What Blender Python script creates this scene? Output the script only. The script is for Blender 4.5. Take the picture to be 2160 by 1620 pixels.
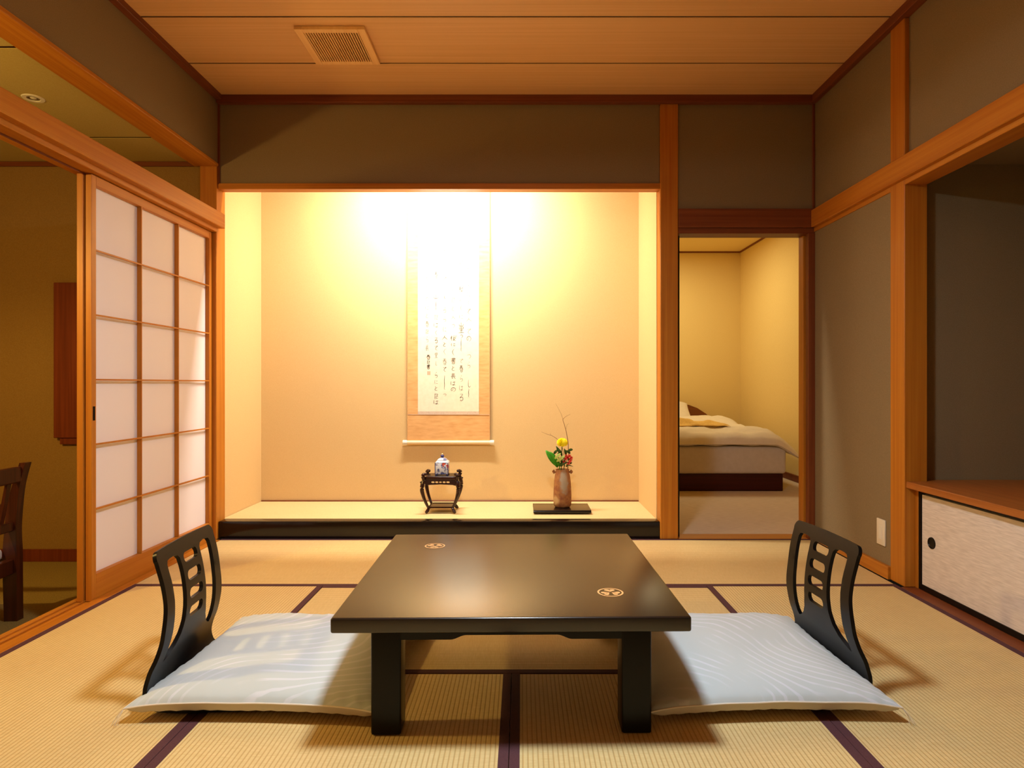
import bpy, bmesh, math, random
from mathutils import Vector, Matrix, noise
from mathutils.geometry import delaunay_2d_cdt, intersect_point_tri_2d

for o in list(bpy.data.objects):
    bpy.data.objects.remove(o)
S = bpy.context.scene
COL = S.collection
PI = math.pi
rnd = random.Random(7)

# ------------------------------------------------------------------ camera
cam_d = bpy.data.cameras.new('camera')
cam = bpy.data.objects.new('camera', cam_d)
COL.objects.link(cam)
cam.location = (0, 0, .915)
cam.rotation_euler = (PI / 2, 0, 0)
cam_d.sensor_width = 36
cam_d.lens = 36 * 1355 / 2160
cam_d.shift_x = -20 / 2160
cam_d.clip_start = .02
S.camera = cam

# ------------------------------------------------------------------ world, exposure
w = bpy.data.worlds.new('world')
w.use_nodes = True
w.node_tree.nodes['Background'].inputs[0].default_value = (.02, .015, .01, 1)
w.node_tree.nodes['Background'].inputs[1].default_value = .3
S.world = w
S.view_settings.view_transform = 'Standard'
S.view_settings.look = 'None'
S.view_settings.exposure = 0
S.view_settings.gamma = 1
S.view_settings.use_curve_mapping = False
S.cycles.max_bounces = 10
S.cycles.diffuse_bounces = 6
S.cycles.sample_clamp_indirect = 6
S.cycles.use_denoising = True

# ------------------------------------------------------------------ the lamps' light (fixtures are built below)
def area(name, loc, rot, sx, sy, watts, col, spread=180, shape='RECTANGLE'):
    d = bpy.data.lights.new(name, 'AREA')
    d.shape = shape
    d.size = sx
    if shape in ('RECTANGLE', 'ELLIPSE'):
        d.size_y = sy
    d.energy = watts
    d.color = col
    d.spread = math.radians(spread)
    o = bpy.data.objects.new(name, d)
    o.location = loc
    o.rotation_euler = rot
    COL.objects.link(o)
    return o

def ball(name, loc, r, watts, col):
    d = bpy.data.lights.new(name, 'POINT')
    d.shadow_soft_size = r
    d.energy = watts
    d.color = col
    o = bpy.data.objects.new(name, d)
    o.location = loc
    COL.objects.link(o)
    return o

WARM = (1, .52, .16)
PEND = (-.04, 1.55, 2.06)           # pendant lamp above the low table (above the frame)
area('pendant_light', (PEND[0], PEND[1], PEND[2] - .012), (0, 0, 0), .22, .22, 34, (.85, .95, 1))
ball('pendant_sidelight', (PEND[0], PEND[1], PEND[2] - .019), .012, 9, (.86, .93, 1))
area('pendant_uplight', (PEND[0], PEND[1], PEND[2] + .20), (PI, 0, 0), .30, .30, 7.0, (1, .86, .70), spread=105)
area('alcove_tube_light', (-.52, 3.915, 2.36), (math.radians(34), 0, 0), .74, .05, 71, (1, .90, .76))
ball('floor_lamp_light', (-2.62, 1.65, 1.74), .05, 42, (1, .66, .19))
_d = bpy.data.lights.new('floor_lamp_downlight', 'SPOT')
_d.energy, _d.color, _d.shadow_soft_size = 56, (1, .66, .19), .05
_d.spot_size, _d.spot_blend = math.radians(172), .3
_o = bpy.data.objects.new('floor_lamp_downlight', _d)
_o.location = (-2.62, 1.65, 1.738)
COL.objects.link(_o)
area('bedroom_light', (1.55, 6.5, 2.42), (0, 0, 0), .5, .5, 18, (1, .86, .50))
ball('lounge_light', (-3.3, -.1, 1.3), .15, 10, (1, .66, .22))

# ------------------------------------------------------------------ materials
def lin(r, g, b):
    f = lambda c: ((c / 255 + .055) / 1.055) ** 2.4 if c > 10 else c / 255 / 12.92
    return (f(r), f(g), f(b), 1)

def new_mat(name, base, rough=.6, spec=.5, coat=0):
    m = bpy.data.materials.new(name)
    m.use_nodes = True
    b = m.node_tree.nodes['Principled BSDF']
    b.inputs['Base Color'].default_value = base
    b.inputs['Roughness'].default_value = rough
    b.inputs['Specular IOR Level'].default_value = spec
    b.inputs['Coat Weight'].default_value = coat
    b.inputs['Coat Roughness'].default_value = .08
    return m, m.node_tree, b

def N(nt, t, **kw):
    n = nt.nodes.new(t)
    for k, v in kw.items():
        setattr(n, k, v)
    return n

def obj_coord(nt, scale, rand=True):
    tc = N(nt, 'ShaderNodeTexCoord')
    mp = N(nt, 'ShaderNodeMapping')
    mp.inputs['Scale'].default_value = scale
    nt.links.new(tc.outputs['Object'], mp.inputs['Vector'])
    if rand:
        oi = N(nt, 'ShaderNodeObjectInfo')
        mu = N(nt, 'ShaderNodeMath', operation='MULTIPLY')
        mu.inputs[1].default_value = 37
        nt.links.new(oi.outputs['Random'], mu.inputs[0])
        ad = N(nt, 'ShaderNodeVectorMath', operation='ADD')
        nt.links.new(mp.outputs[0], ad.inputs[0])
        nt.links.new(mu.outputs[0], ad.inputs[1])
        return ad.outputs[0]
    return mp.outputs[0]

def ramp(nt, fac, stops):
    r = N(nt, 'ShaderNodeValToRGB')
    e = r.color_ramp.elements
    while len(e) < len(stops):
        e.new(.5)
    for i, (p, c) in enumerate(stops):
        e[i].position = p
        e[i].color = c
    nt.links.new(fac, r.inputs[0])
    return r.outputs[0]

def bump(nt, b, h, strength, dist=.001):
    n = N(nt, 'ShaderNodeBump')
    n.inputs['Strength'].default_value = strength
    n.inputs['Distance'].default_value = dist
    nt.links.new(h, n.inputs['Height'])
    nt.links.new(n.outputs[0], b.inputs['Normal'])

def wood(name, c1, c2, axis, rough=.45, spec=.28, coat=0, fine=60, along=1.2):
    m, nt, b = new_mat(name, c1, rough, spec, coat)
    sc = [fine, fine, fine]
    sc[axis] = along
    v = obj_coord(nt, sc)
    n = N(nt, 'ShaderNodeTexNoise')
    n.inputs['Scale'].default_value = 1
    n.inputs['Detail'].default_value = 4
    n.inputs['Distortion'].default_value = .4
    nt.links.new(v, n.inputs['Vector'])
    c = ramp(nt, n.outputs['Fac'], [(.3, c2), (.7, c1)])
    nt.links.new(c, b.inputs['Base Color'])
    bump(nt, b, n.outputs['Fac'], .15, .0006)
    return m

def speckle(name, c1, c2, scale=220, rough=.9, bs=.3, big=True, stretch=(1, 1, 1)):
    m, nt, b = new_mat(name, c1, rough, .2)
    v = obj_coord(nt, stretch, rand=False)
    n = N(nt, 'ShaderNodeTexNoise')
    n.inputs['Scale'].default_value = scale
    n.inputs['Detail'].default_value = 3
    nt.links.new(v, n.inputs['Vector'])
    c = ramp(nt, n.outputs['Fac'], [(.3, c2), (.7, c1)])
    nt.links.new(c, b.inputs['Base Color'])
    bump(nt, b, n.outputs['Fac'], bs, .001)
    return m

W1, W2 = lin(192, 124, 38), lin(172, 100, 24)
WOOD = [wood('cedar_%s' % a, W1, W2, i) for i, a in enumerate('xyz')]
D1, D2 = lin(128, 68, 34), lin(108, 52, 24)
WOODD = [wood('brown_timber_%s' % a, D1, D2, i) for i, a in enumerate('xyz')]
CEILW = wood('ceiling_veneer', lin(228, 180, 124), lin(216, 166, 108), 0, rough=.5, fine=110, along=.8)
REDW = wood('red_brown_veneer', lin(124, 56, 26), lin(98, 40, 16), 2, rough=.4)
BEDW = wood('dark_red_wood', lin(70, 16, 14), lin(52, 10, 10), 0, rough=.4)
HEADW = wood('headboard_wood', lin(140, 84, 40), lin(116, 64, 26), 0, rough=.4)
CHAIRW = wood('dark_armchair_wood', lin(78, 34, 18), lin(50, 20, 10), 2, rough=.3, coat=.3)
SHELFW = wood('shelf_wood', lin(172, 106, 46), lin(150, 84, 34), 1, rough=.4)
PLASTER = speckle('olive_plaster', lin(140, 122, 92), lin(130, 112, 82), 260)
ALCOVEP = speckle('alcove_plaster', lin(218, 190, 138), lin(212, 182, 128), 260)
YELLOWP = speckle('bedroom_wallpaper', lin(238, 214, 150), lin(230, 204, 138), 200)
LOUNGEP = speckle('lounge_wallpaper', lin(152, 118, 62), lin(142, 108, 54), 200)
LOUNGEC = speckle('lounge_ceiling', lin(190, 170, 104), lin(180, 160, 94), 200)
CARPETB = speckle('bedroom_carpet', lin(220, 202, 182), lin(196, 176, 156), 60, stretch=(.3, 4, 4))
CARPETL = speckle('lounge_carpet', lin(158, 134, 70), lin(126, 104, 56), 180)
BLACK, _, _b = new_mat('black_lacquer', (.008, .005, .004, 1), .16, .4)
BLACKM, _, _b = new_mat('black_satin', (.005, .004, .004, 1), .32, .2)
TOPM, nt, _b = new_mat('tabletop_lacquer', (.012, .007, .004, 1), .27, .8)
DARKVOID, _, _b = new_mat('dark_gap', (.006, .003, .002, 1), .8, .1)
GROOVE, _, _b = new_mat('board_gap', lin(44, 16, 6), .8, .1)
IVORY, _, _b = new_mat('ivory_plastic', lin(225, 215, 195), .4)
WHITEP, _, _b = new_mat('white_enamel', lin(225, 220, 205), .35)
METAL, _, _b = new_mat('metal', lin(150, 140, 120), .3)
_b.inputs['Metallic'].default_value = 1
LINEN = speckle('white_linen', lin(232, 222, 208), lin(226, 216, 200), 30, bs=.1)
MATTR = speckle('mattress_fabric', lin(214, 204, 194), lin(208, 198, 186), 30, bs=.1)
THROW = speckle('yellow_throw', lin(232, 196, 120), lin(216, 176, 96), 90)
SEATF = speckle('pale_seat_fabric', lin(214, 204, 200), lin(204, 194, 190), 90)
GOLD, _, _b = new_mat('gold_maki_e', lin(226, 170, 110), .45, .4)
PINK, _, _b = new_mat('red_seal_ink', lin(236, 176, 150), .9, .1)
INK, _, _b = new_mat('ink', lin(62, 54, 44), .9, .1)
BORDER = speckle('tatami_border_cloth', lin(92, 58, 62), lin(76, 46, 52), 500, rough=.8)

# emission
def emis(name, col, s):
    m, nt, b = new_mat(name, (.8, .8, .8, 1), .5)
    b.inputs['Emission Color'].default_value = (*col, 1)
    b.inputs['Emission Strength'].default_value = s
    return m
E_PEND = emis('pendant_diffuser', (1, .93, .86), 3)
E_TUBE = emis('tube_glow', (1, .72, .36), 3)
E_SHADE = emis('lit_lamp_shade', (1, .55, .2), 2)

# woven reed surface: warp ribs every 12.5 mm along the mat, fine reeds across
def tatami(name, c1, c2, groove, rib=.0125):
    m, nt, b = new_mat(name, c1, .62, .3)
    tc = N(nt, 'ShaderNodeTexCoord')
    sp = N(nt, 'ShaderNodeSeparateXYZ')
    nt.links.new(tc.outputs['Object'], sp.inputs[0])
    dv = N(nt, 'ShaderNodeMath', operation='DIVIDE'); dv.inputs[1].default_value = rib
    nt.links.new(sp.outputs['Y'], dv.inputs[0])
    pp = N(nt, 'ShaderNodeMath', operation='PINGPONG'); pp.inputs[1].default_value = .5
    nt.links.new(dv.outputs[0], pp.inputs[0])
    rp = N(nt, 'ShaderNodeMapRange'); rp.inputs['From Min'].default_value = 0; rp.inputs['From Max'].default_value = .22
    nt.links.new(pp.outputs[0], rp.inputs['Value'])
    v = obj_coord(nt, (420, 28, 1))
    n = N(nt, 'ShaderNodeTexNoise'); n.inputs['Scale'].default_value = 1; n.inputs['Detail'].default_value = 2
    nt.links.new(v, n.inputs['Vector'])
    c = ramp(nt, n.outputs['Fac'], [(.3, c2), (.7, c1)])
    n2 = N(nt, 'ShaderNodeTexNoise'); n2.inputs['Scale'].default_value = 1
    nt.links.new(obj_coord(nt, (3, 3, 1)), n2.inputs['Vector'])
    mx0 = N(nt, 'ShaderNodeMix', data_type='RGBA'); mx0.inputs[0].default_value = .12
    nt.links.new(c, mx0.inputs[6]); nt.links.new(n2.outputs['Fac'], mx0.inputs[7]); mx0.blend_type = 'OVERLAY'
    mx = N(nt, 'ShaderNodeMix', data_type='RGBA')
    nt.links.new(rp.outputs[0], mx.inputs[0])
    mx.inputs[6].default_value = groove
    nt.links.new(mx0.outputs[2], mx.inputs[7])
    nt.links.new(mx.outputs[2], b.inputs['Base Color'])
    ad = N(nt, 'ShaderNodeMath', operation='MULTIPLY_ADD'); ad.inputs[1].default_value = .25
    nt.links.new(n.outputs['Fac'], ad.inputs[0]); nt.links.new(rp.outputs[0], ad.inputs[2])
    bump(nt, b, ad.outputs[0], .55, .0016)
    return m
TATAMI = tatami('tatami_reed', lin(222, 198, 144), lin(210, 184, 128), lin(188, 154, 98))
TATAMI2 = tatami('alcove_reed', lin(236, 212, 160), lin(226, 200, 146), lin(206, 176, 120))

# shoji paper: diffuse + translucent
PAPER, nt, b = new_mat('shoji_paper', lin(246, 242, 252), .9, .1)
tr = N(nt, 'ShaderNodeBsdfTranslucent'); tr.inputs[0].default_value = lin(226, 206, 190)
mxs = N(nt, 'ShaderNodeMixShader'); mxs.inputs[0].default_value = .12
nt.links.new(b.outputs[0], mxs.inputs[1]); nt.links.new(tr.outputs[0], mxs.inputs[2])
nt.links.new(mxs.outputs[0], nt.nodes['Material Output'].inputs[0])

# closet door paper: pale with faint horizontal fibres
FUSUMA = speckle('fusuma_paper', lin(224, 214, 206), lin(200, 190, 182), 14, bs=.15, stretch=(1, 1.2, 14))
SCROLLP = speckle('scroll_paper', lin(240, 228, 206), lin(234, 220, 196), 40, bs=.05)
MOUNT = speckle('scroll_silk', lin(226, 180, 122), lin(208, 158, 100), 6, bs=.1, stretch=(2, 1, 9))
MOUNTD = speckle('scroll_rim_silk', lin(214, 196, 176), lin(200, 178, 160), 160, bs=.05)
ROD, _, _b = new_mat('scroll_rod', lin(236, 212, 172), .4)

# cushion fabric with flowing pale lines
def cushion_cloth(name, rot):
    m, nt, b = new_mat(name, lin(190, 196, 200), .85, .2)
    v = obj_coord(nt, (1, 1, 1), rand=False)
    mp = N(nt, 'ShaderNodeMapping'); mp.inputs['Rotation'].default_value = (0, 0, rot)
    nt.links.new(v, mp.inputs[0])
    nz = N(nt, 'ShaderNodeTexNoise'); nz.inputs['Scale'].default_value = 2.4; nz.inputs['Detail'].default_value = 0
    nt.links.new(mp.outputs[0], nz.inputs['Vector'])
    sub = N(nt, 'ShaderNodeVectorMath', operation='SCALE'); sub.inputs['Scale'].default_value = .50
    nt.links.new(nz.outputs['Color'], sub.inputs[0])
    ad = N(nt, 'ShaderNodeVectorMath', operation='ADD')
    nt.links.new(mp.outputs[0], ad.inputs[0]); nt.links.new(sub.outputs[0], ad.inputs[1])
    wv = N(nt, 'ShaderNodeTexWave'); wv.inputs['Scale'].default_value = 8; wv.inputs['Distortion'].default_value = .8
    wv.inputs['Detail'].default_value = 0
    nt.links.new(ad.outputs[0], wv.inputs['Vector'])
    n3 = N(nt, 'ShaderNodeTexNoise'); n3.inputs['Scale'].default_value = 5
    nt.links.new(v, n3.inputs['Vector'])
    f = N(nt, 'ShaderNodeMath', operation='MULTIPLY')
    k = ramp(nt, n3.outputs['Fac'], [(.42, (0, 0, 0, 1)), (.55, (1, 1, 1, 1))])
    l = ramp(nt, wv.outputs['Fac'], [(.80, (0, 0, 0, 1)), (.90, (1, 1, 1, 1))])
    nt.links.new(k, f.inputs[0]); nt.links.new(l, f.inputs[1])
    mx = N(nt, 'ShaderNodeMix', data_type='RGBA')
    nt.links.new(f.outputs[0], mx.inputs[0])
    mx.inputs[6].default_value = lin(196, 205, 208)
    mx.inputs[7].default_value = lin(212, 217, 226)
    nt.links.new(mx.outputs[2], b.inputs['Base Color'])
    return m
CUSH_L = cushion_cloth('cushion_cloth_a', .80)
CUSH_R = cushion_cloth('cushion_cloth_b', -.80)
CUSHSIDE, _, _b = new_mat('cushion_underside', lin(200, 190, 170), .85, .2)

# ------------------------------------------------------------------ geometry helpers
def link(name, me, mat, parent=None, loc=(0, 0, 0), rot=(0, 0, 0)):
    o = bpy.data.objects.new(name, me)
    if mat is not None and not me.materials:
        for mm in (mat if isinstance(mat, (list, tuple)) else [mat]):
            me.materials.append(mm)
    o.location = loc
    o.rotation_euler = rot
    if parent is not None:
        o.parent = parent
    COL.objects.link(o)
    return o

def fin(bm, name, mat, parent=None, loc=(0, 0, 0), rot=(0, 0, 0), smooth=False, angle=35):
    bmesh.ops.recalc_face_normals(bm, faces=bm.faces)
    if smooth:
        for f in bm.faces:
            f.smooth = True
        for e in bm.edges:
            if len(e.link_faces) == 2 and e.calc_face_angle(0) > math.radians(angle):
                e.smooth = False
    me = bpy.data.meshes.new(name)
    bm.to_mesh(me)
    bm.free()
    return link(name, me, mat, parent, loc, rot)

def add_box(bm, x0, x1, y0, y1, z0, z1, bev=0, seg=1):
    r = bmesh.ops.create_cube(bm, size=1)
    vs = r['verts']
    for v in vs:
        v.co = Vector(((x0 + x1) / 2 + v.co.x * (x1 - x0), (y0 + y1) / 2 + v.co.y * (y1 - y0), (z0 + z1) / 2 + v.co.z * (z1 - z0)))
    if bev:
        es = list({e for v in vs for e in v.link_edges})
        bmesh.ops.bevel(bm, geom=es, offset=bev, segments=seg, affect='EDGES', profile=.5)

def box(name, x0, x1, y0, y1, z0, z1, mat, parent=None, bev=.0015, seg=1, smooth=False):
    """box with its origin at its centre; a list of three materials picks the one whose grain runs along the longest side"""
    if isinstance(mat, list):
        d = (x1 - x0, y1 - y0, z1 - z0)
        mat = mat[d.index(max(d))]
    cx, cy, cz = (x0 + x1) / 2, (y0 + y1) / 2, (z0 + z1) / 2
    bm = bmesh.new()
    add_box(bm, x0 - cx, x1 - cx, y0 - cy, y1 - cy, z0 - cz, z1 - cz, min(bev, .3 * min(x1 - x0, y1 - y0, z1 - z0)), seg)
    return fin(bm, name, mat, parent, (cx, cy, cz), smooth=smooth, angle=50)

def boxes(name, lst, mat, parent=None, bev=0):
    bm = bmesh.new()
    cx, cy, cz = (lst[0][0] + lst[0][1]) / 2, (lst[0][2] + lst[0][3]) / 2, (lst[0][4] + lst[0][5]) / 2
    for a in lst:
        add_box(bm, a[0] - cx, a[1] - cx, a[2] - cy, a[3] - cy, a[4] - cz, a[5] - cz, bev)
    return fin(bm, name, mat, parent, (cx, cy, cz))

def catmull(pts, n=8):
    P = [Vector(p) for p in pts]
    P = [2 * P[0] - P[1]] + P + [2 * P[-1] - P[-2]]
    out = []
    for i in range(1, len(P) - 2):
        for k in range(n):
            t = k / n
            a, b, c, d = P[i - 1], P[i], P[i + 1], P[i + 2]
            out.append(.5 * ((2 * b) + (c - a) * t + (2 * a - 5 * b + 4 * c - d) * t * t + (3 * b - a - 3 * c + d) * t ** 3))
    out.append(P[-2].copy())
    return out

def add_tube(bm, pts, radii, seg=8, sub=4, flat=1.0):
    """tube through pts (smoothed); radii list per control point or number"""
    if not isinstance(radii, (list, tuple)):
        radii = [radii] * len(pts)
    path = catmull(pts, sub) if len(pts) > 2 and sub > 1 else [Vector(p) for p in pts]
    n = len(path)
    m = len(pts) - 1
    rings = []
    up = Vector((0, 0, 1))
    for i, p in enumerate(path):
        t = (path[min(i + 1, n - 1)] - path[max(i - 1, 0)]).normalized()
        a = t.cross(up)
        if a.length < .05:
            a = t.cross(Vector((0, 1, 0)))
        a.normalize()
        c = a.cross(t).normalized()
        u = i / (n - 1) * m
        k = min(int(u), m - 1)
        r = radii[k] + (radii[k + 1] - radii[k]) * (u - k)
        rings.append([bm.verts.new(p + a * math.cos(q) * r + c * math.sin(q) * r * flat) for q in [2 * PI * j / seg for j in range(seg)]])
    for i in range(n - 1):
        for j in range(seg):
            bm.faces.new((rings[i][j], rings[i][(j + 1) % seg], rings[i + 1][(j + 1) % seg], rings[i + 1][j]))
    bm.faces.new(rings[0][::-1])
    bm.faces.new(rings[-1])

def add_lathe(bm, prof, c=(0, 0, 0), seg=32, sq=None):
    rings = []
    for r, z in prof:
        if r < 1e-5:
            rings.append([bm.verts.new((c[0], c[1], c[2] + z))])
        else:
            rings.append([bm.verts.new((c[0] + r * math.cos(2 * PI * j / seg), c[1] + r * math.sin(2 * PI * j / seg), c[2] + z)) for j in range(seg)])
    for a, b in zip(rings, rings[1:]):
        for j in range(seg):
            k = (j + 1) % seg
            if len(a) == 1 and len(b) == 1:
                continue
            if len(a) == 1:
                bm.faces.new((a[0], b[j], b[k]))
            elif len(b) == 1:
                bm.faces.new((a[j], a[k], b[0]))
            else:
                bm.faces.new((a[j], a[k], b[k], b[j]))

def add_prism(bm, poly, axis, a0, a1):
    """extrude a 2D polygon along axis (0,1,2) from a0 to a1; poly is in the other two axes, in order"""
    def co(p, a):
        l = [p[0], p[1]]
        l.insert(axis, a)
        return l
    A = [bm.verts.new(co(p, a0)) for p in poly]
    B = [bm.verts.new(co(p, a1)) for p in poly]
    n = len(poly)
    bm.faces.new(A)
    bm.faces.new(B[::-1])
    for i in range(n):
        bm.faces.new((A[i], B[i], B[(i + 1) % n], A[(i + 1) % n]))

def inside(p, poly):
    x, y = p
    r = False
    n = len(poly)
    for i in range(n):
        x1, y1 = poly[i]
        x2, y2 = poly[i - 1]
        if (y1 > y) != (y2 > y) and x < (x2 - x1) * (y - y1) / (y2 - y1) + x1:
            r = not r
    return r

def plate(outer, holes, step, fn, thick, bm=None):
    """sheet with holes: triangulate in 2D, map by fn(u,v)->(point, normal), give it thickness"""
    pts, edges = [], []
    for loop in [outer] + holes:
        s = len(pts)
        pts += [Vector(p) for p in loop]
        edges += [(s + i, s + (i + 1) % len(loop)) for i in range(len(loop))]
    if step:
        xs = [p[0] for p in outer]; ys = [p[1] for p in outer]
        y = min(ys) + step / 2
        row = 0
        while y < max(ys):
            x = min(xs) + (step / 2 if row % 2 else step)
            while x < max(xs):
                if inside((x, y), outer) and not any(inside((x, y), h) for h in holes):
                    if min((Vector((x, y)) - q).length for q in pts[:sum(len(l) for l in [outer] + holes)]) > step * .45:
                        pts.append(Vector((x, y)))
                x += step
            y += step * .87
            row += 1
    vo, _, fo, *_ = delaunay_2d_cdt(pts, edges, [], 0, 1e-5)
    own = bm is None
    bm = bm or bmesh.new()
    T, B = [], []
    for v in vo:
        p, nn = fn(v[0], v[1])
        T.append(p + nn * thick / 2); B.append(p - nn * thick / 2)
    used = {}
    def gv(i, top):
        k = (i, top)
        if k not in used:
            used[k] = bm.verts.new(T[i] if top else B[i])
        return used[k]
    cnt = {}
    for f in fo:
        c = sum((Vector(vo[i]) for i in f), Vector((0, 0))) / len(f)
        if not inside(c, outer) or any(inside(c, h) for h in holes):
            continue
        bm.faces.new([gv(i, True) for i in f])
        bm.faces.new([gv(i, False) for i in reversed(f)])
        for i in range(len(f)):
            a, b = f[i], f[(i + 1) % len(f)]
            cnt.setdefault((min(a, b), max(a, b)), []).append((a, b))
    for k, l in cnt.items():
        if len(l) == 1:
            a, b = l[0]
            bm.faces.new((gv(b, True), gv(a, True), gv(a, False), gv(b, False)))
    return bm

def rrect(x0, x1, y0, y1, r, n=5):
    out = []
    for cx, cy, a in ((x1 - r, y1 - r, 0), (x0 + r, y1 - r, 90), (x0 + r, y0 + r, 180), (x1 - r, y0 + r, 270)):
        for k in range(n + 1):
            t = math.radians(a + 90 * k / n)
            out.append((cx + r * math.cos(t), cy + r * math.sin(t)))
    return out

# ------------------------------------------------------------------ tagging
def thing(name, label, cat, loc=(0, 0, 0), rotz=0, group=None, kind=None):
    o = bpy.data.objects.new(name, None)
    o.location = loc
    o.rotation_euler = (0, 0, rotz)
    o.empty_display_size = .1
    COL.objects.link(o)
    return tag(o, label, cat, group, kind)

def tag(o, label, cat, group=None, kind=None):
    o['label'] = label
    o['category'] = cat
    if group:
        o['group'] = group
    if kind:
        o['kind'] = kind
    return o

def struct(o, label, cat):
    return tag(o, label, cat, kind='structure')

# ------------------------------------------------------------------ the setting
XL, XR, YB, ZC = -1.79, 1.731, 3.79, 2.61
YF = -.61
# floor of mats
fl = struct(box('floor', -1.92, 1.80, YF, 3.93, -.30, -.056, WOODD, bev=0), 'room floor of woven straw mats edged with plum cloth', 'floor')
flo = Vector(fl.location)
MX = [-1.768, -.899, -.031, .838, 1.707]
def mat_piece(x0, x1, y0, y1, along_x):
    cx, cy = (x0 + x1) / 2, (y0 + y1) / 2
    L, Wd = (x1 - x0, y1 - y0) if along_x else (y1 - y0, x1 - x0)
    bm = bmesh.new()
    g = .0012
    add_box(bm, -L / 2 + g, L / 2 - g, -Wd / 2 + g, Wd / 2 - g, -.055, 0, .003)
    m = fin(bm, 'tatami_mat', TATAMI, fl, Vector((cx, cy, 0)) - flo, (0, 0, 0 if along_x else PI / 2))
    for s in (-1, 1):
        bm = bmesh.new()
        a, b_ = sorted((s * (Wd / 2 - .0008), s * (Wd / 2 - .0265)))
        add_box(bm, -L / 2 + .001, L / 2 - .001, a, b_, -.003, .0014, .0005)
        fin(bm, 'border_cloth', BORDER, m)
mat_piece(MX[0], MX[2], 2.91, 3.79, True)
mat_piece(MX[2], MX[4], 2.91, 3.79, True)
mat_piece(MX[1], MX[3], 2.03, 2.91, True)
mat_piece(MX[0], MX[1], 1.15, 2.91, False)
mat_piece(MX[3], MX[4], 1.15, 2.91, False)
mat_piece(MX[1], MX[2], .27, 2.03, False)
mat_piece(MX[2], MX[3], .27, 2.03, False)
mat_piece(MX[0], MX[1], YF, 1.15, False)
mat_piece(MX[3], MX[4], YF, 1.15, False)
mat_piece(MX[1], MX[3], YF, .27, True)

# ceiling with long boards
ce = struct(box('ceiling', XL - .13, XR + .1, YF, YB + .08, ZC + .0035, ZC + .12, GROOVE, bev=0), 'wooden ceiling of wide boards with dark joints', 'ceiling')
ceo = Vector(ce.location)
def cboard(y0, y1):
    o = box('board', XL, XR, y0 + .0055, y1 - .0055, ZC, ZC + .0045, CEILW, bev=.001)
    o.parent = ce
    o.location = Vector(o.location) - ceo
ys = [3.79] + [3.397 - .43 * k for k in range(9)] + [YF]
for a, b_ in zip(ys, ys[1:]):
    cboard(b_, a)

# back wall plaster (around the alcove and the doorway)
struct(boxes('wall_back', [
    (-1.785, .815, 3.797, 3.85, 2.09, ZC),
    (.92, 1.735, 3.797, 3.85, 1.92, ZC)], PLASTER), 'upper back wall of olive plaster above alcove and doorway', 'wall')
struct(box('wall_left', -1.915, -1.792, YF, 3.80, 2.21, ZC + .02, PLASTER, bev=0), 'left upper wall band of olive plaster over the open transom', 'wall')
struct(boxes('wall_right', [
    (1.731, 1.85, 3.0, 3.80, 0, ZC),
    (1.745, 1.85, YF, 2.9, 1.84, ZC),
    (1.745, 1.85, YF, 1.05, 0, 1.84)], PLASTER), 'right wall of olive plaster between door corner and shelf recess', 'wall')
struct(box('wall_front', -1.92, 1.85, YF - .08, YF, -.056, ZC, PLASTER, bev=0), 'plaster wall behind the viewer', 'wall')

tn = [0]
def trim(label, *a, cat='trim', mat=None, bev=.002):
    tn[0] += 1
    return struct(box('trim_%d' % tn[0], *a, mat or WOOD, bev=bev), label, cat)
# cornice
trim('dark cornice strip above the back wall', XL, XR, 3.76, 3.80, ZC - .045, ZC + .001, mat=WOODD)
trim('dark cornice strip along the left side of ceiling', XL - .01, XL + .035, YF, 3.76, ZC - .03, ZC + .001, mat=WOODD)
trim('dark cornice strip along the right side of ceiling', XR - .03, XR + .02, YF, 3.76, ZC - .045, ZC + .001, mat=WOODD)
# left transom beam, post, nageshi, kamoi, sill
trim('long wooden beam under the left upper wall band', -1.925, -1.783, YF, 3.78, 2.195, 2.213, cat='beam')
trim('square corner post between sliding paper door and alcove', -1.888, XL, 3.77, 3.88, 0, 2.196, cat='post', bev=.003)
trim('long picture rail beam above the sliding paper doors', -1.80, -1.748, YF, 3.79, 1.83, 1.915, cat='beam', bev=.003)
trim('grooved head track of the sliding paper doors', -1.900, -1.784, YF, 3.77, 1.806, 1.915, cat='beam')
trim('head track rail between the two door channels', -1.8455, -1.8425, YF, 3.77, 1.797, 1.806, mat=WOODD)
tn[0] += 1
bm = bmesh.new()
yy = (YF + 3.77) / 2; ly = (3.77 - YF) / 2
add_box(bm, -1.900 + 1.835, -1.770 + 1.835, -ly, ly, -.13, -.006, 0)
for x0, x1 in ((-1.900, -1.876), (-1.8445, -1.8425), (-1.812, -1.770)):
    add_box(bm, x0 + 1.835, x1 + 1.835, -ly, ly, -.0065, .001, .001)
struct(fin(bm, 'trim_%d' % tn[0], WOOD[1], None, (-1.835, yy, 0)), 'grooved wooden floor sill under the sliding paper doors', 'sill')
# alcove lintel
trim('thin wooden lintel over the lit alcove opening', XL, .818, 3.785, 3.852, 2.064, 2.098, cat='beam')
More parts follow.
